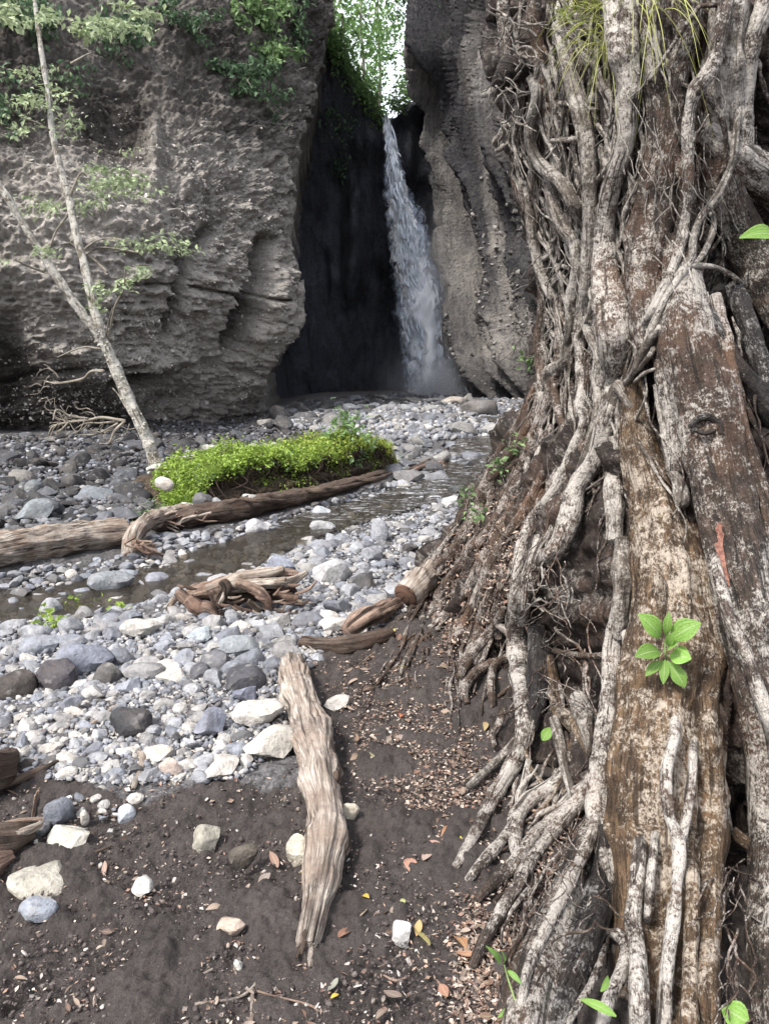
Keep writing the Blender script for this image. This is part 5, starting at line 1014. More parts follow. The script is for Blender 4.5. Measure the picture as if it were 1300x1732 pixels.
# rotten wood and sticks at the left edge
b5 = hit(np.array(20.), np.array(1420.)); heap = thing('rotten_log', 'dark rotten log end with a pale split rim at the left edge', 'log', b5)
for k, (q, s_, mt) in enumerate([([(-120, 1330, 30), (-60, 1330, 36), (-10, 1325, 34), (14, 1305, 20), (14, 1280, 10)], -.3, M_dark), ([(-100, 1440, 40), (-40, 1430, 38), (10, 1425, 28), (50, 1412, 14)], .2, M_dark), ([(-60, 1462, 6), (0, 1452, 6), (35, 1438, 6), (66, 1420, 5), (72, 1408, 4)], -4.5, M_grey), ([(-80, 1500, 26), (-20, 1470, 22), (20, 1450, 14)], .3, M_red)]):
    P_, r_ = ground_path(q, s_); add_tube(heap, b5, P_, r_, mt, 'rotten_stem', 20, rough=.25, freq=9, fine=.2, flute=.2, seed=k + 3, per=50)
STICKS = [([(-20, 1348, 6), (30, 1325, 7), (70, 1308, 7), (98, 1292, 5)], M_dark, 'dark stick leaning across cream slabs at the left edge'), ([(-10, 1402, 4), (30, 1392, 4.5), (82, 1388, 4)], M_red, 'reddish stick lying beside the rotten log'), ([(0, 1400, 3), (25, 1410, 4), (40, 1420, 3)], M_grey, 'short pale stick on the rotten log'),
          ([(56, 1386, 3), (62, 1355, 3.5), (66, 1340, 3)], M_red, 'thin upright reddish twig above the rotten log'), ([(226, 1336, 4), (236, 1312, 5), (242, 1285, 5), (236, 1276, 4)], M_grey, 'short grey stick below the long cream slab'), ([(380, 1240, 2.5), (386, 1250, 3), (391, 1258, 2.5)], M_red, 'tiny orange brown twig left of the cream blocks'),
          ([(330, 1700, 2), (400, 1690, 2.5), (428, 1672, 3), (432, 1660, 2)], M_grey, 'long thin stem with a fork at the bottom of the soil'), ([(428, 1672, 3), (427, 1700, 3), (425, 1745, 3)], M_grey, 'forked pale stem running off the bottom edge'), ([(430, 1676, 2), (460, 1685, 2), (520, 1700, 2), (540, 1712, 1.5)], M_red, 'thin curved tendril on the soil by the forked stem'),
          ([(648, 1650, 1.5), (670, 1660, 2), (692, 1652, 1.5)], M_red, 'curved hair thin twig on the soil left of the roots'), ([(360, 1640, 2), (330, 1655, 2), (300, 1672, 2)], M_grey, 'pale straw lying on the soil near the bottom edge'), ([(100, 1470, 2.5), (140, 1452, 3), (190, 1432, 2)], M_dark, 'bent dark twig right of the tilted cream slab'),
          ([(810, 1662, 3), (860, 1620, 3.5), (905, 1580, 3), (950, 1545, 2)], M_red, 'long reddish twig lying across the spreading roots'), ([(796, 1660, 2), (815, 1700, 2.5), (838, 1735, 2)], M_red, 'thin twig running down to the bottom edge beside roots'), ([(140, 1240, 3), (175, 1215, 4), (200, 1195, 3)], M_grey, 'grey stick among cream slabs left of the black oval stone'),
          ([(310, 1062, 2), (350, 1045, 3), (380, 1020, 2)], M_grey, 'pale stick poking from under the root stump'), ([(455, 1045, 2.5), (480, 1030, 3), (500, 1018, 2)], M_grey, 'pale twig right of the root stump'), ([(440, 1085, 2.5), (462, 1068, 3), (470, 1052, 2)], M_red, 'broken twig in the pale gravel below the root stump')]
for k, (q, mt, lb) in enumerate(STICKS):
    P_, r_ = ground_path(q, -.4); V, F, uv = tube(P_ - P_[0], r_, 9, rough=.25, freq=14, fine=.2, seed=k + 40, per=36); put('stick', mesh('stick', V, F, mt, uv=uv), loc=P_[0], label=lb, cat='stick', group='sticks and twigs on the ground')
# ------------------------------------------------------------------ plants
g = np.random.default_rng(57)
M_lime = mat_leaf('lime_weed', (.18, .31, .045), (.29, .37, .07), .3, .5, 5); M_yel = mat_leaf('yellowing_weed', (.32, .30, .06), (.20, .28, .05), .3, .5, 5)
M_gr = mat_leaf('shrub_leaf', (.15, .25, .10), (.22, .32, .15), .4); M_dull = mat_leaf('shade_leaf', (.10, .165, .085), (.06, .11, .06), .35); M_pale = mat_leaf('pale_tree_leaf', (.24, .32, .16), (.38, .43, .27), .35, .5, 6)
M_hi = mat_leaf('canopy_leaf', (.17, .28, .085), (.10, .19, .06), .55, .5, 2); M_blade = mat_leaf('dry_grass', (.38, .33, .14), (.28, .36, .08), .3, .5, 5); M_moss = mat_leaf('moss', (.18, .28, .09), (.11, .20, .08), .5, .8, 2)
M_leaf = mat_leaf_plain('fresh_leaf', (.24, .40, .09), (.14, .28, .05), .3); M_dead = mat_leaf_plain('fallen_leaf', (1, 1, 1), (.62, .55, .5), .12)
M_birch = mat_bark('pale_tree_bark', (.33, .30, .25), (.10, .085, .06), (.62, .60, .55), .85, 28, .4); M_twig = mat_wood('twig_bark', (.36, .33, .28), (.22, .19, .15), (.08, .07, .06), 60, .4)

# slender forked tree on the bank
tb = hit(np.array(272.), np.array(812.)); D0 = tb[1]; tree = thing('slender_tree', 'slender pale forked tree leaning left from the grassy bank', 'tree', tb)
def tpath(q, dd): q = np.array(q, float); c = cat(np.c_[q, np.linspace(dd[0], dd[1], len(q))], len(q) * 5); return at(c[:, 0], c[:, 1], D0 + c[:, 3]), c[:, 2] * .86 * D0 / FPX
for nm, q, dd in (('trunk', [(278, 832, 16), (268, 800, 13), (250, 745, 12), (225, 690, 11.5), (205, 645, 11), (188, 605, 11), (172, 572, 11)], (0, -.1)), ('limb', [(173, 578, 10), (160, 520, 9), (146, 460, 8), (130, 400, 7.5), (120, 345, 7), (104, 290, 6.5), (90, 230, 5.5), (83, 165, 5), (70, 80, 4.5), (59, 0, 4), (48, -120, 3)], (-.1, .2)),
                  ('limb', [(175, 580, 10), (152, 548, 9), (128, 515, 8), (98, 470, 7.5), (68, 425, 7), (40, 380, 6.5), (14, 335, 6), (-20, 290, 5.5), (-70, 215, 5)], (-.1, -.5))):
    P_, r_ = tpath(q, dd); V, F, uv = tube(P_ - tb, r_, 16, rough=.16, freq=9, fine=.12, seed=len(q), per=130); put(nm, mesh(nm, V, F, M_birch, uv=uv), tree)
# lumps of lichen and knots on the bark
kn = [stone_shape(500 + k, 2, .4) for k in range(4)]; Vs = []
P_, r_ = tpath([(278, 832, 14), (250, 745, 12), (205, 645, 11), (172, 572, 11)], (0, -.1)); ii = g.integers(0, len(P_), 90); pos = P_[ii] + np.c_[g.normal(0, .6, 90) * r_[ii], -r_[ii] * .7, g.normal(0, .04, 90)]
V, F, Tn = scatter(kn, pos - tb, g.uniform(.012, .032, 90), np.tile([.46, .44, .38], (90, 1)), g, .5); put('bark_lichen', mesh('bark_lichen', V, F, M_stone, tint=Tn), tree, kind='stuff')
SIDE = [([(182, 460), (150, 432), (118, 412)], 2.5), ([(140, 425), (160, 408), (185, 402), (215, 404)], 2), ([(143, 432), (170, 420), (200, 418), (235, 424)], 2.2), ([(122, 355), (95, 385), (84, 420)], 2), ([(115, 340), (132, 300), (150, 296)], 2), ([(84, 220), (60, 208), (36, 200)], 2), ([(120, 108), (140, 95), (155, 88)], 2),
        ([(178, 590), (185, 555), (196, 520), (207, 480), (210, 455)], 2.2), ([(176, 585), (182, 550), (192, 525)], 1.8), ([(176, 628), (155, 625), (135, 640), (100, 648), (70, 642)], 3), ([(75, 460), (50, 445), (22, 440)], 2.4), ([(170, 590), (140, 590), (100, 600)], 2), ([(212, 712), (180, 706), (150, 708), (115, 715), (92, 725), (84, 738)], 3), ([(212, 712), (195, 728), (182, 742), (170, 752)], 2.4), ([(208, 712), (175, 716), (140, 722), (110, 735)], 2), ([(150, 708), (120, 700), (98, 694), (90, 708)], 2), ([(115, 715), (100, 728), (92, 735)], 1.6), ([(200, 716), (160, 735), (130, 738)], 1.8), ([(214, 690), (200, 668), (188, 655)], 2)]
for k, (q, w) in enumerate(SIDE):
    q = np.array(q, float); q = q + np.r_[[[0, 0]], g.normal(0, 3, (len(q) - 1, 2))]; P_ = at(q[:, 0], q[:, 1], D0 + np.linspace(0, g.uniform(-.5, .5), len(q))); V, F, uv = tube(P_ - tb, np.linspace(w, w * .5, len(q)) * D0 / FPX, 7, rough=.2, freq=8, seed=k, per=26); put('twig', mesh('twig', V, F, M_twig, uv=uv), tree)
parts = []
for k in range(40):                       # bare drooping twiglets
    x, y = g.choice([(150, 712), (120, 716), (180, 708), (100, 640), (195, 720), (110, 700)]); x += g.normal(0, 18); y += g.normal(0, 8); a = g.normal(2.8, .7); q = [(x, y)]
    for _ in range(5): a += g.normal(0, .45); x += 7 * math.cos(a); y += 7 * math.sin(a); q.append((x, y))
    q = np.array(q); parts.append(tube(at(q[:, 0], q[:, 1], D0 + g.normal(0, .2)) - tb, np.linspace(1, .5, 6) * .0075, 4, per=11, seed=k, rough=.2))
V, F, U = join(parts); put('fine_twigs', mesh('fine_twigs', V, F, M_twig, uv=U), tree, kind='stuff')
CL = [(20, 25, 40, 22, 200, 1.1), (185, 45, 55, 30, 330, 1.1), (90, 30, 30, 14, 60, .9), (50, 170, 45, 20, 150, .9), (60, 130, 45, 18, 120, .8), (115, 205, 26, 16, 70, .9), (30, 215, 30, 14, 80, .8), (190, 290, 55, 22, 200, 1.0), (215, 320, 65, 22, 190, .9), (70, 350, 40, 14, 110, .9), (150, 345, 40, 16, 90, .9), (250, 410, 60, 16, 170, .9), (310, 420, 36, 10, 60, .8), (190, 490, 35, 18, 110, 1.0), (235, 460, 20, 10, 50, 1.), (70, 425, 26, 10, 60, .9), (155, 520, 18, 12, 40, .9), (8, 440, 14, 8, 25, .9)]
C_, s_ = [], []
for (x, y, rx, ry, n, sz) in CL:
    n = int(n * 1.0); k = 9; cx, cy = x + g.normal(0, rx * .55, k), y + g.normal(0, ry * .6, k); j = g.integers(0, k, n); q = np.c_[cx[j] + g.normal(0, rx * .28, n), cy[j] + g.normal(0, 3.5, n)]; C_.append(at(q[:, 0], q[:, 1], D0 + .2 + g.normal(0, .5, k)[j] + g.normal(0, .08, n))); s_.append(np.full(n, .085 * sz))
C_, s_ = np.vstack(C_), np.concatenate(s_); V, F, Tn = leaf_cloud(C_ - tb, s_, g, .15, .5); foliage('leaves', V, F, Tn, M_pale, tree)

# grassy bank
bk = np.array([hit(np.array(float(x)), np.array(float(y) + 4)) for x, y in ((312, 862), (335, 857), (370, 849), (440, 836), (520, 820), (590, 806), (640, 795), (670, 786))])
c = cat(bk[:, :2], 90); t = np.gradient(c, axis=0); t /= np.linalg.norm(t, axis=1)[:, None]; nn = np.c_[-t[:, 1], t[:, 0]]; s = np.linspace(0, 1, 40); u = np.linspace(0, 1, 90)
wd = np.interp(u, [0, .1, .5, .9, 1], [.15, .45, .95, .75, .2]) * (1 + .25 * vnoise(np.stack([u * 7, u * 0, u * 0], -1), 231)); hg = np.interp(u, [0, .1, .25, .5, .75, .92, 1], [.02, .14, .34, .45, .42, .27, .02]) * (1 + .22 * vnoise(np.stack([u * 9, u * 0 + 4, u * 0], -1), 232))
fr = np.array([(0, -.15), (-.02, .25), (.10, .45), (.02, .72), (.02, .95), (.25, 1.04), (.6, 1.02), (1.1, .92), (1.6, .6), (1.9, .2), (2.0, -.2)]); pf = cat(fr, 40)
XY = c[:, None] + nn[:, None] * (pf[None, :, 0:1] * wd[:, None, None]); Z = gz(c[:, 0], c[:, 1])[:, None] + hg[:, None] * pf[None, :, 1]
PB_ = np.concatenate([XY, Z[..., None]], -1); PB_ = PB_ + .05 * np.stack([fbm(PB_ * 4 + k, 3, 200 + k) for k in (0, 3, 6)], -1) + .02 * np.stack([fbm(PB_ * 16 + k, 2, 210 + k) for k in (0, 3, 6)], -1)
me_ = M('earth'); gl = me_.coord('Object'); f = me_.noise(gl, 24, 5, .7); me_.bsdf(me_.mix(me_.ramp(f, [(.4, 0), (.65, 1)]), (.022, .017, .013), (.11, .085, .06)), .95, me_.bump(f, .8, .03), .15)
bank = put('bank', mesh('bank', PB_, grid_faces(90, 40), me_.m), kind='structure', label='low earth bank undercut by the stream and topped with lime green weeds')
def on_bank(n, lo, hi, u0=0, u1=1):
    i = (g.uniform(u0, u1, n) * 89).astype(int); j = np.clip(g.uniform(lo, hi, n) * 39, 0, 39).astype(int); return PB_[i, j] + g.normal(0, .025, (n, 3)) + [0, 0, .01], i / 89
A1, uu = on_bank(17000, .34, .74); w_ = np.clip(1.0 + .5 * fbm(A1 * 3, 2, 220), .2, 2)
A1[:, 2] += .11 * (fbm(A1 * 4, 3, 221) + .45) * g.uniform(0, 1, len(A1)); yl = uu > .74 + .1 * g.normal(size=len(uu))
for sel, mt, nm in ((~yl, M_lime, 'weeds'), (yl, M_yel, 'yellowing_weeds')):
    V, F, Tn = leaf_cloud(A1[sel], .031 * w_[sel] + .010, g, -.1, .5); foliage(nm, V, F, Tn, mt, None, label='low lime green weeds carpeting the bank' if nm == 'weeds' else 'yellow tinged weeds at the right end of the bank')
A5, _ = on_bank(1500, .3, .75); V, F, Tn = leaf_cloud(A5, np.full(1500, .05), g, .0, .4); foliage('dull_weeds', V, F, Tn, M_dull, None, label='dull green weeds mixed among the lime ones on the bank')
A2, _ = on_bank(5200, .08, .42); A2 = A2[fbm(A2 * 2.2, 2, 240) > .02]; A6 = hit(g.uniform(300, 420, 320), g.uniform(845, 872, 320)); A6 = A6[fbm(A6 * 3, 2, 241) > .1]; A7 = hit(g.uniform(640, 700, 160), g.uniform(770, 800, 160)); A2 = np.vstack([A2, A6 + [0, 0, .03], A7 + [0, 0, .03]]); V, F, Tn = leaf_cloud(A2, np.full(len(A2), .034), g, .3, .5); foliage('trailing_weeds', V, F, Tn, M_lime, None, label='lime weeds trailing over the front of the bank')
def blades(C, L, g, w=.005, lean=.5, droop=.5, dirs=None, seg=4):
    n = len(C); a = g.uniform(0, 6.28, n); d = np.c_[np.cos(a), np.sin(a), np.zeros(n)] * lean + g.normal(0, .12, (n, 3)) + [0, 0, 1.0]
    if dirs is not None: d = dirs + g.normal(0, .3, (n, 3))
    d /= np.linalg.norm(d, axis=1)[:, None]; sd_ = np.cross(d, g.normal(size=(n, 3))); sd_ /= np.linalg.norm(sd_, axis=1)[:, None]; tt = np.linspace(0, 1, seg + 1); L = np.broadcast_to(L, n)
    mid = C[:, None] + d[:, None] * (tt[None, :, None] * L[:, None, None]) + np.array([0, 0, -1.]) * (droop * L[:, None, None] * tt[None, :, None] ** 2)
    ww = (w * (1 - tt ** 2) + .0004)[None, :, None] * sd_[:, None]; V = np.stack([mid - ww, mid + ww], 2).reshape(-1, 3); k = (seg + 1) * 2
    F = (np.arange(n)[:, None, None] * k + np.array([[0, 1, 3, 2]])[None] + (np.arange(seg) * 2)[None, :, None]).reshape(-1, 4); return V, F, np.repeat(g.uniform(.6, 1.3, n), k)[:, None] * np.ones(3)
A3, _ = on_bank(3200, .36, .66, .0, .95); V, F, Tn = blades(A3, np.where(g.random(3200) < .08, 1.7, 1.0) * g.uniform(.05, .16, 3200), g, .004, .7, .4); foliage('grass', V, F, Tn, M_lime, None, label='short green grass growing through the bank weeds')
A4 = hit(g.uniform(215, 285, 260), g.uniform(850, 885, 260)); V, F, Tn = blades(A4, g.uniform(.06, .2, 260), g, .006, .8, .5); foliage('grass', V, F, Tn, M_gr, None, label='grass tuft behind the forked root')
parts = []
for k in range(34):
    i = g.integers(8, 82); p = PB_[i, g.integers(11, 16)]; q = np.array([p, p + [g.normal(0, .08), -.06, -.1], p + [g.normal(0, .18), -.05, -.22 - g.uniform(0, .12)]]); parts.append(tube(q, [.007, .006, .002], 5, per=10, rough=.25, seed=k))
V, F, U = join(parts); put('hanging_roots', mesh('hanging_roots', V, F, M_dark, uv=U), bank, kind='stuff')
for (x, y, w, h, tone, lab) in ((316, 856, 26, 18, (.46, .45, .43), 'pale stone on the left end of the bank foot'), (344, 848, 34, 32, (.10, .10, .105), 'dark stone between pale and grey stones at the bank foot'), (368, 853, 24, 22, (.26, .26, .27), 'grey round stone right of the dark stone at the bank foot'), (421, 844, 26, 20, (.34, .33, .31), 'grey stone resting on the long fallen log'), (330, 862, 24, 14, (.12, .12, .12), 'small dark stone below the dark stone at the bank foot'), (278, 818, 30, 24, (.50, .46, .41), 'pale stone at the foot of the slender tree')):
    cc = at(x, y, float(hit(np.array(float(x)), np.array(872.))[1]) + .05); m_ = px_of(cc); put('bank_stone', M_ROUND[g.integers(5)], loc=cc, scale=(w * m_ * .55, w * m_ * .5, h * m_ * .7), rot=g.normal(0, .2, 3), color=(*tone, 1), label=lab, cat='stone')
for k, (x, w) in enumerate(((425, 36), (470, 40), (515, 34), (556, 30), (610, 34), (380, 30))):   # stones along the back of the bank
    cc = PB_[int(np.interp(x, [285, 668], [0, 89])), 29] + [0, .05, .06]; m_ = px_of(cc); put('bank_stone', M_ROUND[k % 5], loc=cc, scale=(w * m_ * .5, w * m_ * .4, w * m_ * .3), rot=g.normal(0, .2, 3), color=(.34 + .02 * k, .33 + .02 * k, .30 + .02 * k, 1), group='stones behind the bank', cat='stone', label=('fourth', 'third', 'centre right', 'second from right', 'rightmost', 'leftmost')[k] + ' pale stone along the back edge of the weedy bank')

def shrub(name, label, cat_, base, shoots, lsz, n, mat, spread=.05, group=None, stem=.006, aspect=.5, droop=0.):
    root = thing(name, label, cat_, base, group); C = []
    for k, q in enumerate(shoots):
        q = np.asarray(q, float); V, F, uv = tube(q - base, np.linspace(stem, stem * .4, len(q)), 6, per=14, rough=.15, seed=k); put('stem', mesh('stem', V, F, M_twig, uv=uv), root)
        cc = cat(q, n)[n // 6:]; C.append(cc + g.normal(0, spread, cc.shape))
    C = np.vstack(C) - base; V, F, Tn = leaf_cloud(C, np.full(len(C), lsz), g, droop, aspect); foliage('leaves', V, F, Tn, mat, root); return root
sb = at(580, 775, PB_[70, 20, 1]); shrub('leafy_shrub', 'bright green leafy shrub standing on the right part of the bank', 'shrub', sb, [[sb, at(572, 740, sb[1]), at(577, 695, sb[1])], [sb, at(592, 745, sb[1] - .05), at(600, 704, sb[1] - .05)], [sb, at(584, 750, sb[1] - .1), at(588, 722, sb[1] - .1)], [sb, at(600, 765, sb[1] - .1), at(618, 742, sb[1] - .1)], [sb, at(565, 765, sb[1]), at(560, 735, sb[1])]], .10, 110, M_gr, .07)
sb = at(600, 785, PB_[72, 14, 1] - .05); shrub('trailing_shrub', 'green shrub hanging over the front of the bank right end', 'shrub', sb, [[sb, at(592, 790, sb[1] - .1), at(588, 802, sb[1] - .15)], [sb, at(605, 795, sb[1] - .1), at(612, 808, sb[1] - .15)], [sb, at(598, 775, sb[1] - .1), at(580, 780, sb[1] - .15)]], .065, 70, M_gr, .06)
for k, (x, y, n, lb) in enumerate(((68, 1053, 5, 'lime seedling left of the grey block, lowest of its row'), (92, 1060, 8, 'largest lime seedling below the pale grey block'), (122, 1030, 8, 'lime seedling between two grey blocks'), (162, 1026, 5, 'lime seedling above the gravel right of the blocks'), (205, 1034, 4, 'small lime seedling rightmost among the stones'))):
    b_ = hit(np.array(float(x)), np.array(y + 6.)); shrub('seedling', lb, 'seedling', b_, [[b_, b_ + [g.normal(0, .03), -.02, .05], b_ + [g.normal(0, .05), -.04, .09]] for _ in range(2 + n // 3)], .042, n + 3, M_lime, .03, 'lime seedlings among the stones', .003, .7)

# plants on the fig
def fig_pt(x, y, off=.1): return at(x, y, fig_depth(np.array(float(x)), np.array(float(y))) - off)
for nm, lb, zone, n, L, mt, dr in (('grass_tuft', 'tuft of green grass hanging from the top of the fig roots', (950, 1040, -10, 40), 130, .15, mat_leaf('tuft_grass', (.20, .30, .05), (.36, .34, .10), .3, .5, 5), .5), ('dry_grass_tuft', 'long straw coloured grass trailing beside the pale stem at the top', (1060, 1126, -60, 20), 36, .30, M_blade, 1.0), ('dry_grass_tuft', 'drooping dry grass below the green tuft', (985, 1035, 50, 90), 50, .22, M_blade, 1.0)):
    b_ = fig_pt((zone[0] + zone[1]) / 2, (zone[2] + zone[3]) / 2, .12); root = thing(nm, lb, 'grass', b_); x, y = g.uniform(zone[0], zone[1], n), g.uniform(zone[2], zone[3], n)
    C = at(x, y, fig_depth(x, y) - .10); V, F, Tn = blades(C - b_, g.uniform(.5, 1.2, n) * L, g, .0018, .5, dr, np.c_[g.normal(-.25 if dr < .9 else 0, .55, n), np.full(n, -.5), g.normal(.25 if dr < .9 else -.1, .3, n)], 7); foliage('blades', V, F, Tn, mt, root)
def big_leaf(root, base, tip, w, nrm, mat, color=(1, 1, 1, 1), name='leaf', curl=.25, fold=.25, shape=.8, seg=8):
    o0 = np.array(root.location) if root else np.zeros(3); V, F, uv = leaf(base - o0, tip - o0, w, nrm, curl, fold, seg, shape); return put(name, mesh(name, V, F, mat, uv=uv), root, color=color)
sb = fig_pt(1124, 1096, .20); sap = thing('sapling', 'bright green sapling sprouting from the central fig trunk', 'plant', sb)
toC = (CAM - sb) / np.linalg.norm(CAM - sb)
for k, (x, y, w, d, bx, by) in enumerate(((1086, 1040, 30, .03, 1122, 1082), (1130, 1038, 14, .02, 1125, 1080), (1180, 1052, 36, .05, 1126, 1084), (1078, 1106, 28, .06, 1122, 1098), (1166, 1112, 32, .06, 1128, 1106), (1092, 1140, 16, .05, 1122, 1114), (1121, 1154, 15, .07, 1124, 1112), (1159, 1162, 24, .06, 1128, 1116), (1136, 1072, 14, .07, 1126, 1100), (1140, 1088, 22, .06, 1126, 1096))):
    b_ = at(bx, by, sb[1] - .01); tp = at(x, y, sb[1] - d); big_leaf(sap, b_, tp, w * sb[1] * 1.15 / FPX, toC + [0, 0, .5], M_leaf, (*(np.array([1, 1, 1]) * g.uniform(.65, 1.2)), 1), shape=1.25, curl=.3)
V, F, uv = tube(np.array([at(1132, 1125, sb[1] + .10), at(1125, 1110, sb[1]), at(1124, 1096, sb[1] - .01), at(1124, 1082, sb[1] - .01)]) - sb, [.004, .004, .004, .002], 7, per=14); put('stem', mesh('stem', V, F, M_leaf, uv=uv), sap, color=(.8, .8, .6, 1))
def one_leaf(name, lb, cat_, b, t, w, off, nrm=(0, -1, .6), color=(1, 1, 1, 1), mat=None, shape=.8, ground=False, lift=0, **k):
    B, T_ = (hit(np.array(float(b[0])), np.array(float(b[1]))), hit(np.array(float(t[0])), np.array(float(t[1])))) if ground else (fig_pt(*b, off), fig_pt(*t, off + lift))
    root = thing(name, lb, cat_, B); big_leaf(root, B + [0, 0, .01], T_ + [0, 0, .015], w * px_of(B), np.array(nrm, float), mat or M_leaf, color, shape=shape, **k); return root
one_leaf('seedling', 'single small green leaf in the hollow of the roots', 'seedling', (917, 1256), (930, 1236), 18, .12, (0, -1, .7))
o = one_leaf('seedling', 'pale green mottled leaf at the right edge high on the fig', 'seedling', (1318, 398), (1256, 402), 32, .26, (0, -1, .6)); 
one_leaf('seedling', 'round green leaf at the bottom right corner', 'seedling', (1262, 1735), (1216, 1710), 44, .16, (0, -1, .8), shape=.7)
one_leaf('grass_leaf', 'narrow green leaf between the roots near the bottom edge', 'grass', (1040, 1722), (978, 1696), 16, .16, (0, -.6, 1)); one_leaf('seedling', 'tiny green leaf above the narrow leaf near the bottom', 'seedling', (1018, 1682), (1030, 1658), 12, .15, (0, -1, .5))
gb = hit(np.array(885.), np.array(1745.)); gr = thing('grass_sprout', 'green grass stem with narrow leaves by the spreading roots', 'grass', gb); q = np.array([gb, at(873, 1700, gb[1] + .02), at(860, 1660, gb[1] + .05), at(852, 1632, gb[1] + .06)]); V, F, uv = tube(q - gb, [.003, .003, .0025, .002], 6, per=16); put('stem', mesh('stem', V, F, M_leaf, uv=uv), gr, color=(1.1, 1, 1, 1))
for b, t, w in (((852, 1634), (828, 1602), 12), ((858, 1640), (882, 1664), 10), ((873, 1700), (842, 1720), 12), ((855, 1632), (852, 1612), 6)): big_leaf(gr, at(b[0], b[1], gb[1] + .05), at(t[0], t[1], gb[1] + .02), w * px_of(gb), np.array([0, -.7, 1.]), M_leaf, (.95, .95, 1.1, 1))
for x, y, lb in ((900, 622, 'small leafy sprig on the edge of the fig against the cliff'), (884, 770, 'small sprig on the upper left flank roots'), (852, 800, 'sprig of yellow green leaves on the left flank roots'), (818, 880, 'leafy sprig low on the left flank roots'), (802, 850, 'dark sprig at the left outline of the roots')):
    b_ = fig_pt(x, y, .05); shrub('sprig', lb, 'plant', b_, [[b_, b_ + [g.normal(-.04, .03), -.04, .05], b_ + [g.normal(-.06, .04), -.05, g.uniform(.02, .12)]] for _ in range(4)], .04, 9, M_gr if k % 2 else M_lime, .02, 'sprigs on the fig roots', .003, .6)

# shrubs and creepers on the cliffs
def surf(PS, XS, YS, x, y):
    d = (XS - x) ** 2 + (YS - y) ** 2; return PS.reshape(-1, 3)[np.argmin(d)]
CS = [(425, 20, 60, 55, 'bright green creeper hanging high on the left cliff', M_gr, 1000, .17), (395, -20, 60, 30, 'green creeper at the top edge of the left cliff', M_gr, 500, .17), (455, 98, 36, 16, 'bright leafy shrub jutting from the upper left cliff', M_gr, 420, .16), (415, 135, 60, 34, 'dull green shrub below the bright shrub on the left cliff', M_dull, 620, .15), (345, 55, 26, 26, 'small grey green bush left of the bright creeper', M_dull, 150, .13), (300, 20, 40, 30, 'dark creeper near the top of the left cliff', M_dull, 240, .15), (500, 60, 26, 60, 'dark bush beside the gap on the left cliff', M_dull, 260, .17),
      (455, 180, 34, 20, 'sparse dull shrub under the bright shrub near the cliff corner', M_dull, 110, .13), (220, 60, 50, 40, 'dull leafy bush behind the slender tree top', M_dull, 420, .14), (60, 60, 70, 40, 'dark leafy bush at the top left corner', M_dull, 480, .14), (120, 150, 40, 26, 'thin creeper above the dark niche', M_dull, 130, .12), (30, 200, 40, 50, 'brown green creeper at the left edge', M_dull, 200, .12)]
for (x, y, rx, ry, lb, mt, n, sz) in CS:
    b_ = surf(PL, XL, YL, x, y) + [0, -.1, 0]; root = thing('cliff_shrub', lb, 'shrub', b_, 'shrubs growing on the left cliff'); m_ = px_of(b_); k = 14; cc = np.c_[g.normal(0, rx * .5, k), -np.abs(g.normal(.3, .25, k)) / m_, g.normal(0, ry * .5, k)] * m_
    for j in range(4): q = np.array([[0, .1, 0], cc[j] * .5 + [0, -.05, .05], cc[j]]); V, F, uv = tube(q, [.02, .014, .005], 5, per=10, seed=j); put('stem', mesh('stem', V, F, M_twig, uv=uv), root)
    j = g.integers(0, k, n); C = cc[j] + g.normal(0, 1, (n, 3)) * np.array([rx * .22, rx * .12, ry * .22]) * m_; V, F, Tn = leaf_cloud(C, np.full(n, sz), g, .6, .5); foliage('leaves', V, F, Tn, mt, root)
# green growth along the sloping brink of the recess
j = np.where((XB[0] > 540) & (XB[0] < 652))[0]; ed = PB[0, j]; n = 1300; i = g.integers(0, len(j), n); C = ed[i] + np.c_[g.normal(0, .15, n), g.normal(-.5, .25, n), g.normal(-.1, .15, n) - np.abs(g.normal(0, .3, n))]
V, F, Tn = leaf_cloud(C, np.full(n, .16), g, .4, .5); foliage('brink_growth', V, F, Tn, M_moss, None, label='green growth along the sloping brink left of the fall')
b_ = surf(PB, XB, YB, 575, 80); root = thing('cliff_shrub', 'blue green bush on the shoulder left of the gap', 'shrub', b_, None); C = g.normal(0, 1, (240, 3)) * [.4, .4, .35] + [.1, -.3, -.1]; V, F, Tn = leaf_cloud(C, np.full(240, .2), g, .4, .5); foliage('leaves', V, F, Tn, M_moss, root); V, F, uv = tube(np.array([[0, .2, -.4], [.1, -.1, .1], [.2, -.3, .8]]), [.05, .04, .02], 6); put('stem', mesh('stem', V, F, M_twig, uv=uv), root)
for (x, y, sx, lb) in ((690, 176, .5, 'green bush on the brink right of the fall'), (668, 186, .3, 'small green bush just above the brink of the fall'), (725, 30, .6, 'dark bush on the nose of the right cliff')):
    b_ = surf(PB, XB, YB, x, y) if y > 100 else surf(PR, XR, YR, x, y); root = thing('cliff_shrub', lb, 'shrub', b_, None); n = 240; C = g.normal(0, 1, (n, 3)) * [sx * .7, .3, sx * .5] + [0, -.1, .25]; V, F, Tn = leaf_cloud(C, np.full(n, .17), g, .2, .5); foliage('leaves', V, F, Tn, M_gr if y > 100 else M_dull, root)

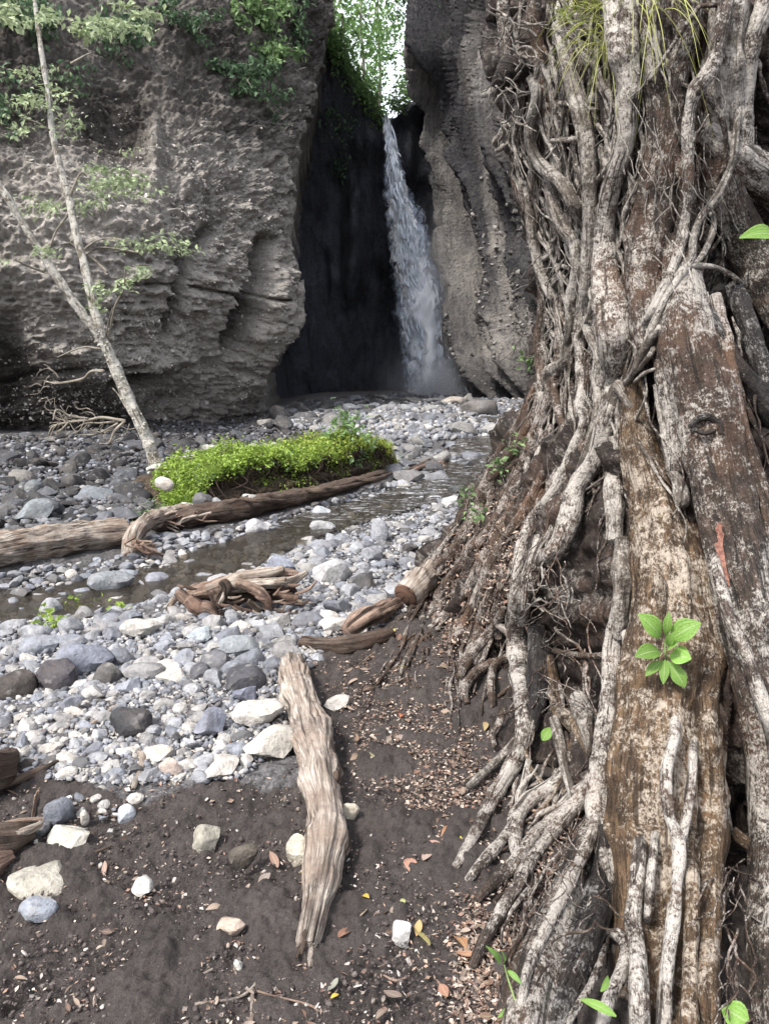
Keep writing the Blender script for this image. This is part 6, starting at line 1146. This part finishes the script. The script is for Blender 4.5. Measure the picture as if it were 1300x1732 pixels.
for (x, y, sx, lb) in ((592, 215, .5, 'mossy clump on the dark wall left of the fall'), (575, 275, .4, 'dull growth on a ledge of the dark recess'), (560, 190, .5, 'hanging moss under the left shoulder of the gap')):
    b_ = surf(PB, XB, YB, x, y); root = thing('cliff_shrub', lb, 'shrub', b_, None); n = 150; C = g.normal(0, 1, (n, 3)) * [sx * .6, .2, sx * .7] + [0, -.1, 0]; V, F, Tn = leaf_cloud(C, np.full(n, .15), g, .7, .5); foliage('leaves', V, F, Tn, M_dull, root)
# trees behind the brink, against the white sky
for k, (x, D, zb, ht, crown, lb) in enumerate(((566, 41, 11, 13, [(575, 60, 26, 60), (560, 10, 30, 50), (590, 110, 26, 40), (596, -30, 26, 50)], 'green tree behind the left shoulder of the gap'), (612, 46, 11, 12, [(618, 90, 24, 46), (605, 130, 24, 36), (628, 40, 18, 30), (600, 20, 24, 30)], 'slim tree in the middle of the gap'), (640, 50, 11, 12, [(640, 150, 14, 30), (632, 110, 16, 30), (648, 60, 10, 30)], 'thin tree right of the middle of the gap, most open crown'), (700, 44, 11, 12, [(690, 130, 22, 40), (700, 60, 20, 60), (690, 0, 26, 50), (674, -20, 18, 30)], 'green tree behind the nose of the right cliff'), (540, 38, 12, 14, [(545, 60, 20, 60), (535, -20, 30, 50)], 'dark tree at the left side of the gap'))):
    b_ = at(x, 190, D); b_[2] -= 1.5; root = thing('gorge_tree', lb, 'tree', b_, 'trees behind the brink of the fall'); m_ = px_of(b_)
    tr = np.array([at(x, 215, D), at(x + 3, 120, D), at(x - 2, 30, D), at(x + 4, -60, D)]) - b_; V, F, uv = tube(tr, [.10, .085, .07, .04], 8, rough=.1, freq=1.5, seed=k); put('trunk', mesh('trunk', V, F, M_twig, uv=uv), root)
    C = []
    for j, (cx, cy, rx, ry) in enumerate(crown):
        ce = at(cx, cy, D + g.normal(0, 1)) - b_; st0 = tr[1] if cy > 60 else tr[2]; V, F, uv = tube(np.array([st0, (st0 + ce) / 2 + [0, 0, .3], ce]), [.045, .035, .015], 5, per=10, seed=j); put('limb', mesh('limb', V, F, M_twig, uv=uv), root)
        sub = ce + g.normal(0, 1, (14, 3)) * [rx * m_ * .75, 1.1, ry * m_ * .7]; n = 260; i = g.integers(0, 14, n); C.append(sub[i] + g.normal(0, 1, (n, 3)) * [.36, .36, .3])
    C = np.vstack(C); V, F, Tn = leaf_cloud(C, np.full(len(C), .27), g, .3, .55); foliage('crown', V, F, Tn, M_hi, root)

# ------------------------------------------------------------------ fallen leaves and litter
DEAD = np.array([(.26, .18, .135), (.21, .13, .10), (.34, .27, .22), (.19, .15, .125), (.42, .36, .31), (.12, .08, .065)])
LV = []                                    # shared leaf shapes, 0.5 m long at unit scale
for k in range(6):
    V, F, uv = leaf(np.array([-.5, 0, .0]), np.array([.5, 0, .02]), .36 + .05 * (k % 3), np.array([0, g.normal(0, .2), 1.]), -.25 + .12 * k, .35 - .1 * (k % 3), 6, .75 + .1 * (k % 3)); LV.append(mesh('fallen_leaf', V, F, M_dead, uv=uv))
NAMED = [(755, 1412, 34, (.62, .36, .22), 'curled tan leaf in the leaf cluster left of the root feet'), (768, 1420, 28, (.72, .66, .10), 'yellow leaf beside the curled tan leaf'), (769, 1394, 14, (.85, .70, .08), 'small yellow scrap above the curled tan leaf'), (737, 1432, 24, (.55, .36, .30), 'pinkish leaf below the curled tan leaf'), (694, 1467, 44, (.58, .34, .26), 'pinkish brown leaf pair lying left of the pale root tips'), (722, 1452, 34, (.55, .42, .38), 'pale pink leaf beside the pinkish brown leaf'),
         (586, 1582, 44, (.36, .20, .15), 'brown oval leaf right of the driftwood log foot'), (611, 1551, 34, (.50, .40, .30), 'tan oval leaf above the brown oval leaf'), (617, 1520, 20, (.70, .52, .10), 'yellow curled scrap above the tan oval leaf'), (681, 1530, 18, (.60, .66, .30), 'curled green ring leaf on the soil'), (669, 1544, 30, (.50, .42, .36), 'pale leaf left of the green ring leaf'), (713, 1590, 54, (.72, .66, .28), 'long yellow green leaf with a tan base near the root tips'), (707, 1577, 30, (.66, .46, .22), 'orange tan leaf under the long yellow leaf'),
         (777, 1595, 54, (.62, .36, .20), 'orange brown leaf standing by the root tips'), (786, 1622, 40, (.58, .34, .22), 'folded orange leaf below the standing leaf'), (517, 1476, 18, (.75, .66, .08), 'yellow scrap against the left side of the log'), (566, 1690, 16, (.85, .55, .08), 'orange yellow petal near the bottom edge'), (563, 1676, 34, (.40, .42, .36), 'grey green leaf above the orange petal'), (750, 1682, 34, (.48, .28, .20), 'brown oval leaf near the bottom edge'), (664, 1690, 40, (.30, .24, .21), 'dark twisted leaf near the bottom edge'),
         (463, 1458, 34, (.42, .28, .22), 'reddish leaf left of the log'), (447, 1491, 28, (.42, .36, .33), 'pale leaf left of the log lower down'), (211, 1424, 20, (.62, .26, .12), 'small orange leaf on the bare soil'), (678, 1212, 20, (.60, .22, .12), 'orange red scrap on the litter'), (682, 1132, 18, (.75, .72, .12), 'yellow leaf in the litter by the slab'), (363, 1540, 30, (.52, .42, .35), 'pale curved leaf on the dark soil'), (362, 1412, 16, (.55, .26, .10), 'orange leaf tucked behind the mottled stone'), (178, 1474, 26, (.52, .38, .32), 'pinkish leaf left of the white chip'), (254, 1498, 16, (.55, .40, .34), 'small pink leaf right of the white chip'), (261, 1627, 16, (.50, .32, .28), 'pink scrap at the lower soil'),
         (660, 1074, 26, (.62, .58, .22), 'yellow green leaf on the split branch'), (633, 1287, 26, (.52, .52, .32), 'greenish leaf in the middle of the litter'), (678, 1252, 20, (.40, .33, .30), 'grey leaf standing in the litter'), (705, 1280, 34, (.52, .46, .42), 'pale narrow leaf in the litter'), (895, 1460, 26, (.56, .50, .36), 'tan leaf caught on the root crossing'), (942, 1468, 30, (.40, .22, .16), 'brown leaf lying between the buttress roots'), (820, 1232, 26, (.60, .48, .26), 'golden leaf by the dark pit in the roots'), (600, 1284, 24, (.50, .38, .30), 'tan leaf beside the driftwood log')]
def put_leaf(x, y, w, col, label=None, group=None):
    p = hit(np.array(float(x)), np.array(float(y))); p = p + [0, 0, .012]; s_ = w * px_of(p); put('fallen_leaf', LV[g.integers(6)], loc=p, rot=(g.normal(0, .3), g.normal(0, .3), g.uniform(0, 6.28)), scale=(s_ * 1.15, s_ * 1.3, s_ * 1.15), color=(*col, 1), label=label, cat='leaf', group=group)
for (x, y, w, col, lab) in NAMED: put_leaf(x, y, w * .85, tuple(np.array(col) * .8), lab)
LIT = [(640, 1090), (720, 1020), (770, 1090), (800, 1220), (850, 1330), (780, 1440), (760, 1400), (640, 1330), (590, 1230), (560, 1130)]; LIT2 = [(770, 1480), (830, 1540), (900, 1420), (960, 1400), (1000, 1420), (960, 1520), (860, 1740), (760, 1740), (770, 1600)]
cw = ['tan', 'red brown', 'buff', 'dull brown', 'pale', 'dark brown']; LL = [((519, 1612), 'the foot of the driftwood log'), ((500, 1130), 'the top of the driftwood log'), ((677, 1576), 'the white angular stone'), ((713, 1590), 'the long yellow leaf'), ((590, 1092), 'the split branch'), ((678, 1212), 'the orange red scrap'), ((830, 1120), 'the dark pit in the roots'), ((875, 1470), 'the pale root crossing'), ((770, 1468), 'the pale root tips'),
      ((586, 1582), 'the brown oval leaf'), ((346, 1416), 'the mottled upright stone'), ((236, 1497), 'the white chip'), ((750, 1682), 'the lower brown leaf'), ((430, 1675), 'the forked stem'), ((942, 1468), 'the leaf between the buttress roots'), ((755, 1412), 'the curled tan leaf'), ((633, 1287), 'the greenish leaf in the litter'), ((720, 1040), 'the earthy root flank'), ((63, 1541), 'the flat oval stone')]
items = []
for poly, n in ((LIT, 60), (LIT2, 50), (SOIL, 62)):
    p = np.array(poly, float); r = g.uniform(p.min(0), p.max(0), (n * 8, 2)); r = r[in_poly(r[:, 0], r[:, 1], poly)][:n]
    for x, y in r: items.append((len(items), int(g.integers(6)), x, y))
LB = rank_labels([(i, f'small {cw[k]} leaf', x, y) for i, k, x, y in items], LL)
for i, k, x, y in items: put_leaf(x, y, g.uniform(10, 23), DEAD[k] * g.uniform(.85, 1.25), LB[i], 'small fallen leaves on the ground')
def litter(name, poly, n, lo, hi, lab):
    p = np.array(poly, float); r = g.uniform(p.min(0), p.max(0), (n * 5, 2)); r = r[in_poly(r[:, 0], r[:, 1], poly)][:n]; r = r + g.normal(0, 1, r.shape) * np.where(g.random((len(r), 1)) < .5, 8, 34) * (1 if p[:, 1].min() > 900 else .2); C = hit(r[:, 0], r[:, 1]) + [0, 0, .008]; n = len(C); a = g.uniform(0, 6.28, n); d = np.c_[np.cos(a), np.sin(a), g.normal(0, .25, n)]; d /= np.linalg.norm(d, axis=1)[:, None]
    u = g.normal(0, .3, (n, 3)) + [0, 0, 1]; s_ = np.cross(d, u); s_ /= np.linalg.norm(s_, axis=1)[:, None]; L = g.uniform(lo, hi, n)[:, None]; W = L * g.uniform(.06, .4, (n, 1)); up = np.cross(s_, d)
    V = np.stack([C - d * L * .5, C - s_ * W + up * W * .4, C + d * L * .5 + up * L * .1, C + s_ * W + up * W * .4, C], 1).reshape(-1, 3); b = np.arange(n)[:, None] * 5; F = np.concatenate([b + [0, 1, 4], b + [1, 2, 4], b + [2, 3, 4], b + [3, 0, 4]]); t = DEAD[g.integers(0, 6, n)] * g.uniform(.5, 1.35, (n, 1))
    put(name, mesh(name, V, F, M_lit, tint=np.repeat(t, 5, 0), smooth=False), kind='stuff', label=lab)
M_lit = mat_tinted('leaf_litter')
litter('leaf_litter', LIT, 6500, .004, .022, 'broken brown leaf litter between log and fig'); litter('leaf_litter', LIT2, 3000, .004, .022, 'broken brown leaf litter around the root feet'); litter('leaf_litter', SOIL, 2400, .004, .018, 'thin scatter of leaf scraps on the soil'); litter('leaf_litter', zone_pale, 2600, .006, .03, 'leaf scraps in the pale gravel'); litter('leaf_litter', [(800, 690), (880, 680), (905, 685), (890, 700), (820, 706)], 900, .06, .2, 'pale yellow litter on the far right bank')
flank = [(700, 1000), (780, 880), (850, 820), (900, 860), (870, 1000), (820, 1080), (760, 1090)]
r = g.uniform(690, 1095, (9000, 2)); r = r[in_poly(r[:, 0], r[:, 1], flank)][:2200]; D = fig_depth(r[:, 0], r[:, 1]) - .06; C = at(r[:, 0], r[:, 1], D); V, F, Tn = leaf_cloud(C, np.full(len(C), .028), g, .2, .4); Tn = Tn * np.repeat(DEAD[g.integers(0, 6, len(C))], 5, 0); put('leaf_litter', mesh('leaf_litter', V, F, M_lit, tint=Tn, smooth=False), kind='stuff', label='leaf scraps caught on the earthy root flank')
